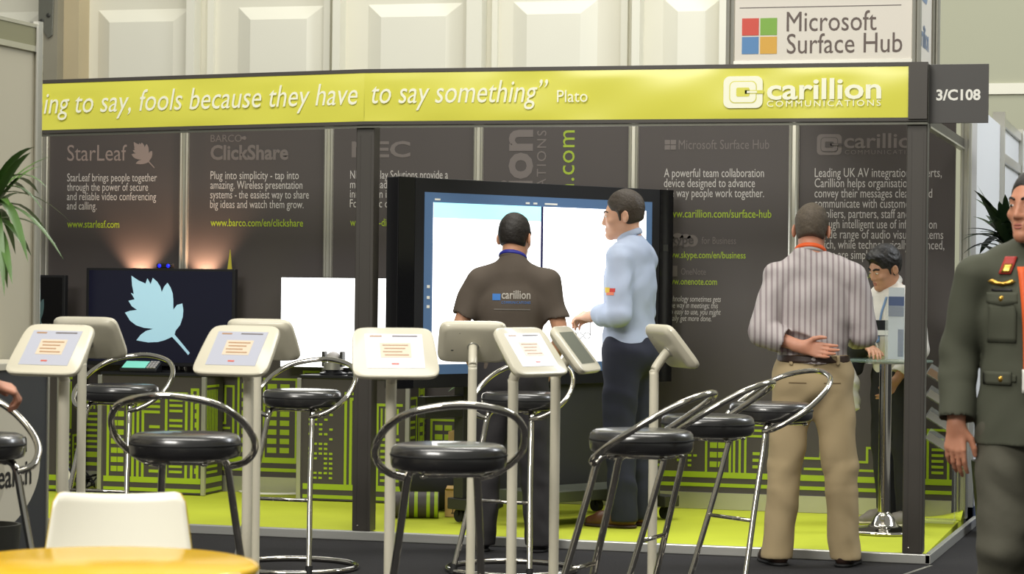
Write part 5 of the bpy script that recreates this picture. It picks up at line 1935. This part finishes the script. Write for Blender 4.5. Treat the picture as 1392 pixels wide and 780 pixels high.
for dx in (-0.022, 0.022):
    m.tube([(dx + 0.019 * math.cos(2 * PI * k / 18), 0, -0.075 + 0.017 * math.sin(2 * PI * k / 18)) for k in range(18)], 0.0022, 6, closed=True)
m.build('rim', M_['plastic'], gl, smooth=True)
m = MB(); m.tube([(-0.042, 0, -0.072), (-0.044, 0.01, 0.03)], 0.0022, 6); m.tube([(0.042, 0, -0.072), (0.040, 0.01, 0.025)], 0.0022, 6); m.build('temple', M_['plastic'], gl, smooth=True)

# --- man in the striped shirt and khaki trousers, hand behind his back --------
J = stand_joints(0.165, 0.35)
J.update(knR=(0.135, 0.005, 0.49), knL=(-0.135, 0.005, 0.49), shR=(0.190, -0.005, 1.430), shL=(-0.190, -0.005, 1.430), elL=(-0.258, -0.085, 1.150), elR=(0.246, 0.01, 1.150), wrL=(-0.065, -0.158, 1.085), wrR=(0.205, 0.235, 1.12),
         handL=((0.92, -0.10, -0.16), (-0.10, -0.95, 0.2), (0.25, 0.28, 0.32, 0.36), 0.05), handR=((-0.3, 0.9, 0.1), (-0.5, 0, -0.8), 0.4, 0.1), head=(-0.015, 0.03, 1.655), head_rot=(-0.12, 0.06, 0.02))
P3 = Person('man in a striped shirt and khaki trousers holding one hand behind his back', (-0.515, -0.235, FZ), 0.20, 1.835, J)
P3.body(sk_c); P3.hair(M_['hair_grey'], 0.012, nape=-0.085, amp=0.002, seed=9); P3.brows(M_['hair_grey']); P3.lips(M_['lips'])
m_str = striped('shirt_striped', (186, 178, 177), (150, 138, 140), 36.0, 0.38)
P3.shirt(m_str, 0.016, 1.005, dict(L=1.55, R=1.75), arm_rad=(0.058, 0.057, 0.054, 0.046), amp=0.0085, seed=11, belly=0.02)
P3.collar(mat('collar_grey', (184, 178, 176), 0.75), 0.063, -0.108)
m_kh = mat('khaki', (176, 156, 120), 0.85, noise=0.06, nscale=8, bump=0.12)
tr_ = P3.trousers(m_kh, 0.012, rad=(0.096, 0.074, 0.069, 0.065), amp=0.008, seed=12, top=1.045, belly=0.015)
P3.belt(mat('belt_brown', (58, 40, 32), 0.5), 1.005, 1.042, 0.022, 0.015)
P3.shoes(mat('shoe_darkbrown', (56, 40, 34), 0.4), M_['rubber'])
P3.collar(M_['orange'], 0.073, -0.106, 0.007, 0.42, 'lanyard', 0.012)
s = P3.s
for x in (-0.115, 0.0, 0.115):
    v, f = grid2(x - 0.008, x + 0.008, 0.995, 1.05, 2, 6)
    decal(tr_, [(a * s, b * s) for a, b in v], f, (0, -0.3, 0), (1, 0, 0), (0, 0, 1), (0, 1, 0), 'belt_loop', m_kh, P3.t, 0.009, 0.004)
for x0 in (-0.125, 0.045):
    v, f = grid2(x0, x0 + 0.085, 0.905, 0.910, 8, 1)
    decal(tr_, [(a * s, b * s) for a, b in v], f, (0, -0.3, 0), (1, 0, 0), (0, 0, 1), (0, 1, 0), 'pocket_seam', mat('khaki_seam', (116, 98, 70), 0.9), P3.t, 0.002)

# --- young man in white behind the glass table --------------------------------
J = stand_joints(0.09, 0.15)
J.update(pelvis=(0, -0.01, 0.95), chest=(0, 0.05, 1.285), shR=(0.180, 0.055, 1.405), shL=(-0.180, 0.055, 1.405), elL=(-0.235, 0.03, 1.115), elR=(0.235, 0.06, 1.12), wrL=(-0.17, 0.16, 0.93), wrR=(-0.03, 0.27, 1.12),
         handL=((0.3, 0.4, -0.85), (0.9, 0.1, 0.2), 0.4, 0.1), handR=((-0.85, 0.45, -0.1), (-0.2, 0.1, -0.9), 0.4, 0.1), head=(0, 0.115, 1.615), head_rot=(-0.10, 0.34, -0.10), gaze=(0, -1))
P4 = Person('dark-haired young man in a white shirt looking down behind the glass high table', (-0.300, 1.56, 0.0), math.radians(140), 1.63, J)
P4.body(sk_d); P4.hair(M_['hair_black'], 0.016, top=0.014, nape=-0.05, fringe=0.012, amp=0.004, seed=14, side=0.004); P4.brows(M_['hair_black'], 0.0055); P4.lips(M_['lips'])
f = Field(P4.Hc - 0.16, P4.Hc + 0.16, 0.004)
m_wh = mat('shirt_white', (226, 222, 214), 0.7, noise=0.03, nscale=8, bump=0.1)
sh = P4.shirt(m_wh, 0.014, 0.955, dict(L=1.85, R=1.85), arm_rad=(0.056, 0.052, 0.049, 0.042), amp=0.0075, seed=15)
P4.collar(m_wh, 0.062, -0.108, 0.011)
P4.trousers(mat('trousers_black', (28, 28, 32), 0.85, bump=0.1), rad=(0.096, 0.070, 0.066, 0.060), amp=0.005, seed=16)
P4.shoes(mat('shoe_grey', (128, 122, 110), 0.7), mat('sole_pale', (206, 198, 170), 0.6))
s = P4.s
for sx in (-1, 1):
    v, f = grid2(0, 0.016, 0, 0.30, 2, 18)
    vv = [(sx * (0.075 - 0.22 * b) * s + a * s, (1.16 + b) * s) for a, b in v]
    vv = [(sx * (0.012 + 0.20 * b) * s + a * s, (1.14 + b) * s) for a, b in v]
    decal(sh, vv, f, (0, 0.4, 0), (1, 0, 0), (0, 0, 1), (0, -1, 0), 'lanyard_strap', mat('lanyard_pale_blue', (120, 150, 190), 0.6), P4.t, 0.004, 0.002)
v, f = text2d('carillion', 0, 0, width=0.07, height=0.025)
decal(sh, [(-a * s, b * s) for a, b in v], f, (-0.06 * s, 0.4, 1.235 * s), (1, 0, 0), (0, 0, 1), (0, -1, 0), 'shirt_lettering', pb, P4.t)

# --- man in olive uniform walking at the right edge ---------------------------
J = dict(hipR=(0.088, 0, 0.93), hipL=(-0.088, 0, 0.93), knR=(0.10, 0.06, 0.49), knL=(-0.095, 0.10, 0.50), anR=(0.11, -0.10, 0.10), anL=(-0.09, 0.16, 0.085), toeR=(0.14, 0.10, 0.03), toeL=(-0.11, 0.36, 0.03),
         shR=(0.200, 0.0, 1.430), shL=(-0.200, 0.0, 1.430), elR=(0.252, -0.035, 1.160), elL=(-0.250, -0.07, 1.15), wrR=(0.262, 0.035, 0.915), wrL=(-0.26, -0.02, 0.91),
         handR=((0.04, 0.10, -1), (-0.45, -0.9, 0), (0.30, 0.34, 0.38, 0.42), 0.15), handL=((-0.05, 0.15, -1), (0.95, 0.1, 0), 0.4, 0.1), head=(0, 0.03, 1.665), head_rot=(-0.72, 0.0, 0.0))
P5 = Person('man in an olive uniform jacket walking past the stand at the right edge', (0.785, -3.73, FZ), math.radians(189), 1.83, J)
P5.body(sk_e); P5.hair(M_['hair_dark'], 0.008, nape=-0.07, amp=0.0012, seed=19); P5.brows(M_['hair_dark']); P5.lips(M_['lips'])
m_ol = mat('uniform_olive', (72, 74, 60), 0.85, noise=0.05, nscale=10, bump=0.1)
sh = P5.shirt(m_ol, 0.017, 0.845, 1.90, arm_rad=(0.060, 0.056, 0.053, 0.049), amp=0.0045, seed=20, belly=0.015, name='jacket', skirt=0.012)
P5.trousers(mat('uniform_trousers', (82, 80, 68), 0.85, noise=0.05, bump=0.1), 0.012, rad=(0.096, 0.076, 0.075, 0.072), amp=0.008, seed=21)
P5.shoes(mat('shoe_black2', (22, 22, 22), 0.3), M_['rubber'])
P5.collar(mat('shirt_tan', (196, 178, 150), 0.75), 0.064, -0.106)
s = P5.s
fr = (0, -1, 0)
m_brass = mat('brass', (198, 158, 74), 0.3, 0.9)
def p5(v, f, name, m, lift=0.004, th=0.003):
    return decal(sh, [(a * s, b * s) for a, b in v], f, (0, 0.5, 0), (1, 0, 0), (0, 0, 1), fr, name, m, P5.t, lift, th)
# the jacket opening, lapels, pockets
for sx in (-1, 1):
    v, f = grid2(0, 1, 0, 1, 4, 14)
    p5([(sx * (0.004 + (0.016 + 0.075 * (1 - abs(b - 0.55) * 1.6)) * a * 0.9), 1.20 + 0.27 * b) for a, b in v], f, 'lapel', m_ol, 0.006, 0.005)
    v, f = grid2(0.065, 0.165, 1.335, 1.372, 8, 4)
    p5([(sx * a, b - 0.010 * (1 - abs(a - 0.115) / 0.05) * (b < 1.34)) for a, b in v], f, 'pocket_flap', m_ol, 0.006, 0.006)
    v, f = grid2(0.07, 0.16, 1.20, 1.335, 8, 8)
    p5([(sx * a, b) for a, b in v], f, 'pocket', m_ol, 0.003, 0.005)
    v, f = grid2(0.085, 0.185, 1.055, 1.10, 8, 4)
    p5([(sx * a, b) for a, b in v], f, 'pocket_flap', m_ol, 0.006, 0.006)
    for z in (1.350, 1.075):
        bpt = on_surface(sh, [(sx * 0.118 * s, 0.5, z * s)], fr, 0.008)[0]
        b = MB(); b.sphere(bpt, (0.011, 0.006, 0.011), 12); b.build('button', m_brass, P5.t, smooth=True)
    v, f = grid2(0.088, 0.128, 1.435, 1.495, 4, 6)
    p5([(sx * (a - (b - 1.435) * 0.4), b) for a, b in v], f, 'collar_patch', mat('patch_red', (170, 52, 44), 0.6), 0.007, 0.004)
    v, f = grid2(0.094, 0.122, 1.44, 1.47, 4, 4)
    p5([(sx * (a - (b - 1.435) * 0.4), b) for a, b in v], f, 'collar_badge', m_brass, 0.010, 0.003)
v = [(0.072, 1.410), (0.088, 1.417), (0.105, 1.410), (0.118, 1.407), (0.131, 1.410), (0.148, 1.417), (0.164, 1.410), (0.148, 1.399), (0.130, 1.397), (0.118, 1.393), (0.106, 1.397), (0.088, 1.399)]
p5(v, [tuple(range(12))], 'wing_badge', m_brass, 0.008, 0.003)
v, f = grid2(0.085, 0.150, 1.376, 1.384, 6, 1); p5(v, f, 'name_bar', M_['ink'], 0.009, 0.002)
for z in (1.16, 1.07, 0.98):
    bpt = on_surface(sh, [(0.012 * s, 0.5, z * s)], fr, 0.006)[0]
    b = MB(); b.sphere(bpt, (0.011, 0.006, 0.011), 12); b.build('button', m_brass, P5.t, smooth=True)
for sx in (-1, 1):
    v, f = grid2(0, 0.026, 0, 0.36, 2, 18)
    p5([(sx * (0.020 + 0.16 * b * b + a), 1.10 + b) for a, b in v], f, 'lanyard_strap', M_['orange'], 0.012, 0.003)
v, f = grid2(-0.05, 0.05, 1.03, 1.11, 6, 6); p5(v, f, 'name_card', M_['signwhite'], 0.014, 0.003)

# --- person at the left, only the hand reaching into the frame ----------------
J = stand_joints(0.10, 0.1)
J.update(shR=(0.185, 0, 1.435), shL=(-0.185, 0, 1.435), elL=(-0.24, -0.02, 1.15), elR=(0.24, 0.07, 1.15), wrR=(0.13, 0.325, 1.10), wrL=(-0.24, 0.10, 0.90),
         handR=((-0.12, 0.95, -0.25), (-0.35, -0.2, -0.9), (0.75, 0.85, 0.9, 0.95), 0.05), handL=((0, 0.2, -1), (1, 0, 0), 0.4, 0.1))
bpy.context.view_layer.update()
P6 = Person('person at the left edge, only a hand showing beside the leftmost kiosk', (-2.67, -5.62, FZ), math.radians(-45), 1.75, J)
P6.body(sk_c, 0.0055); P6.hair(M_['hair_dark'], 0.012); P6.brows(M_['hair_dark']); P6.lips(M_['lips'])
P6.shirt(mat('jacket_dark', (46, 46, 52), 0.8, bump=0.1), 0.024, 0.90, 1.80, arm_rad=(0.064, 0.058, 0.054, 0.046), amp=0.004, seed=25, name='jacket')
P6.trousers(mat('trousers_grey', (58, 58, 62), 0.85, bump=0.1), amp=0.004, seed=26)
P6.shoes(mat('shoe_black3', (22, 22, 22), 0.35), M_['rubber'])

# dark jacket draped over the arm of the man in white, and the small tablet he holds
bpy.context.view_layer.update()
W4 = P4.t.matrix_world
f = Field((-0.25, -0.15, 0.62), (0.45, 0.50, 1.30), 0.006)
aL, wL = np.array(P4.J['elR']), np.array(P4.J['wrR'])
f.cap(aL + (-0.02, 0.05, 0.02), wL + (0.06, 0.01, 0.015), 0.078, 0.072, 0.04)
f.cap(aL + (-0.02, 0.09, -0.03), aL + (-0.03, 0.11, -0.13), 0.075, 0.060, 0.06, flat=((1, 0, 0), 0.55))
f.cap(wL + (0.10, 0.0, -0.04), wL + (0.10, 0.01, -0.13), 0.066, 0.045, 0.06, flat=((1, 0, 0), 0.6))
f.wrinkle(0.010, 31, 0.9)
V, F = f.mesh(P4.s)
V = np.array([tuple(W4 @ Vector(p)) for p in V])
jk = mesh_obj('draped_jacket', (V - V.mean(0), F), mat('jacket_black', (24, 24, 25), 0.8, bump=0.2, nscale=30), None)
jk.location = V.mean(0)
tag(jk, 'black jacket draped over the forearm of the man in white', 'jacket')
tb = empty('tablet', (-0.375, 1.17, 1.13), 0.2, 'small tablet with a black and white face above the draped black jacket', 'tablet')
MB().box(-0.075, 0.075, -0.006, 0.006, -0.045, 0.045).build('body', M_['plastic'], tb, bevel=0.004)
MB().box(-0.068, 0.068, -0.0075, -0.006, -0.040, -0.012).build('screen', M_['signwhite'], tb)
wb = MB()
f = Field((-0.16, -0.14, -0.2), (0.16, 0.14, 0.16), 0.006)
f.cap((0, 0, 0.10), (0.01, 0, 0.02), 0.022, 0.05, 0.03); f.cap((0.01, 0, 0.02), (0.0, 0, -0.09), 0.05, 0.070, 0.03, flat=((0, 1, 0), 0.7)); f.wrinkle(0.016, 37, 2.2)
bg_ = mesh_obj('white_bag', f.mesh(), mat('bag_white', (214, 212, 206), 0.6), None)
bg_.location = (-0.545, 1.33, 0.80)
tag(bg_, 'crumpled white plastic bag held below the black jacket', 'bag')
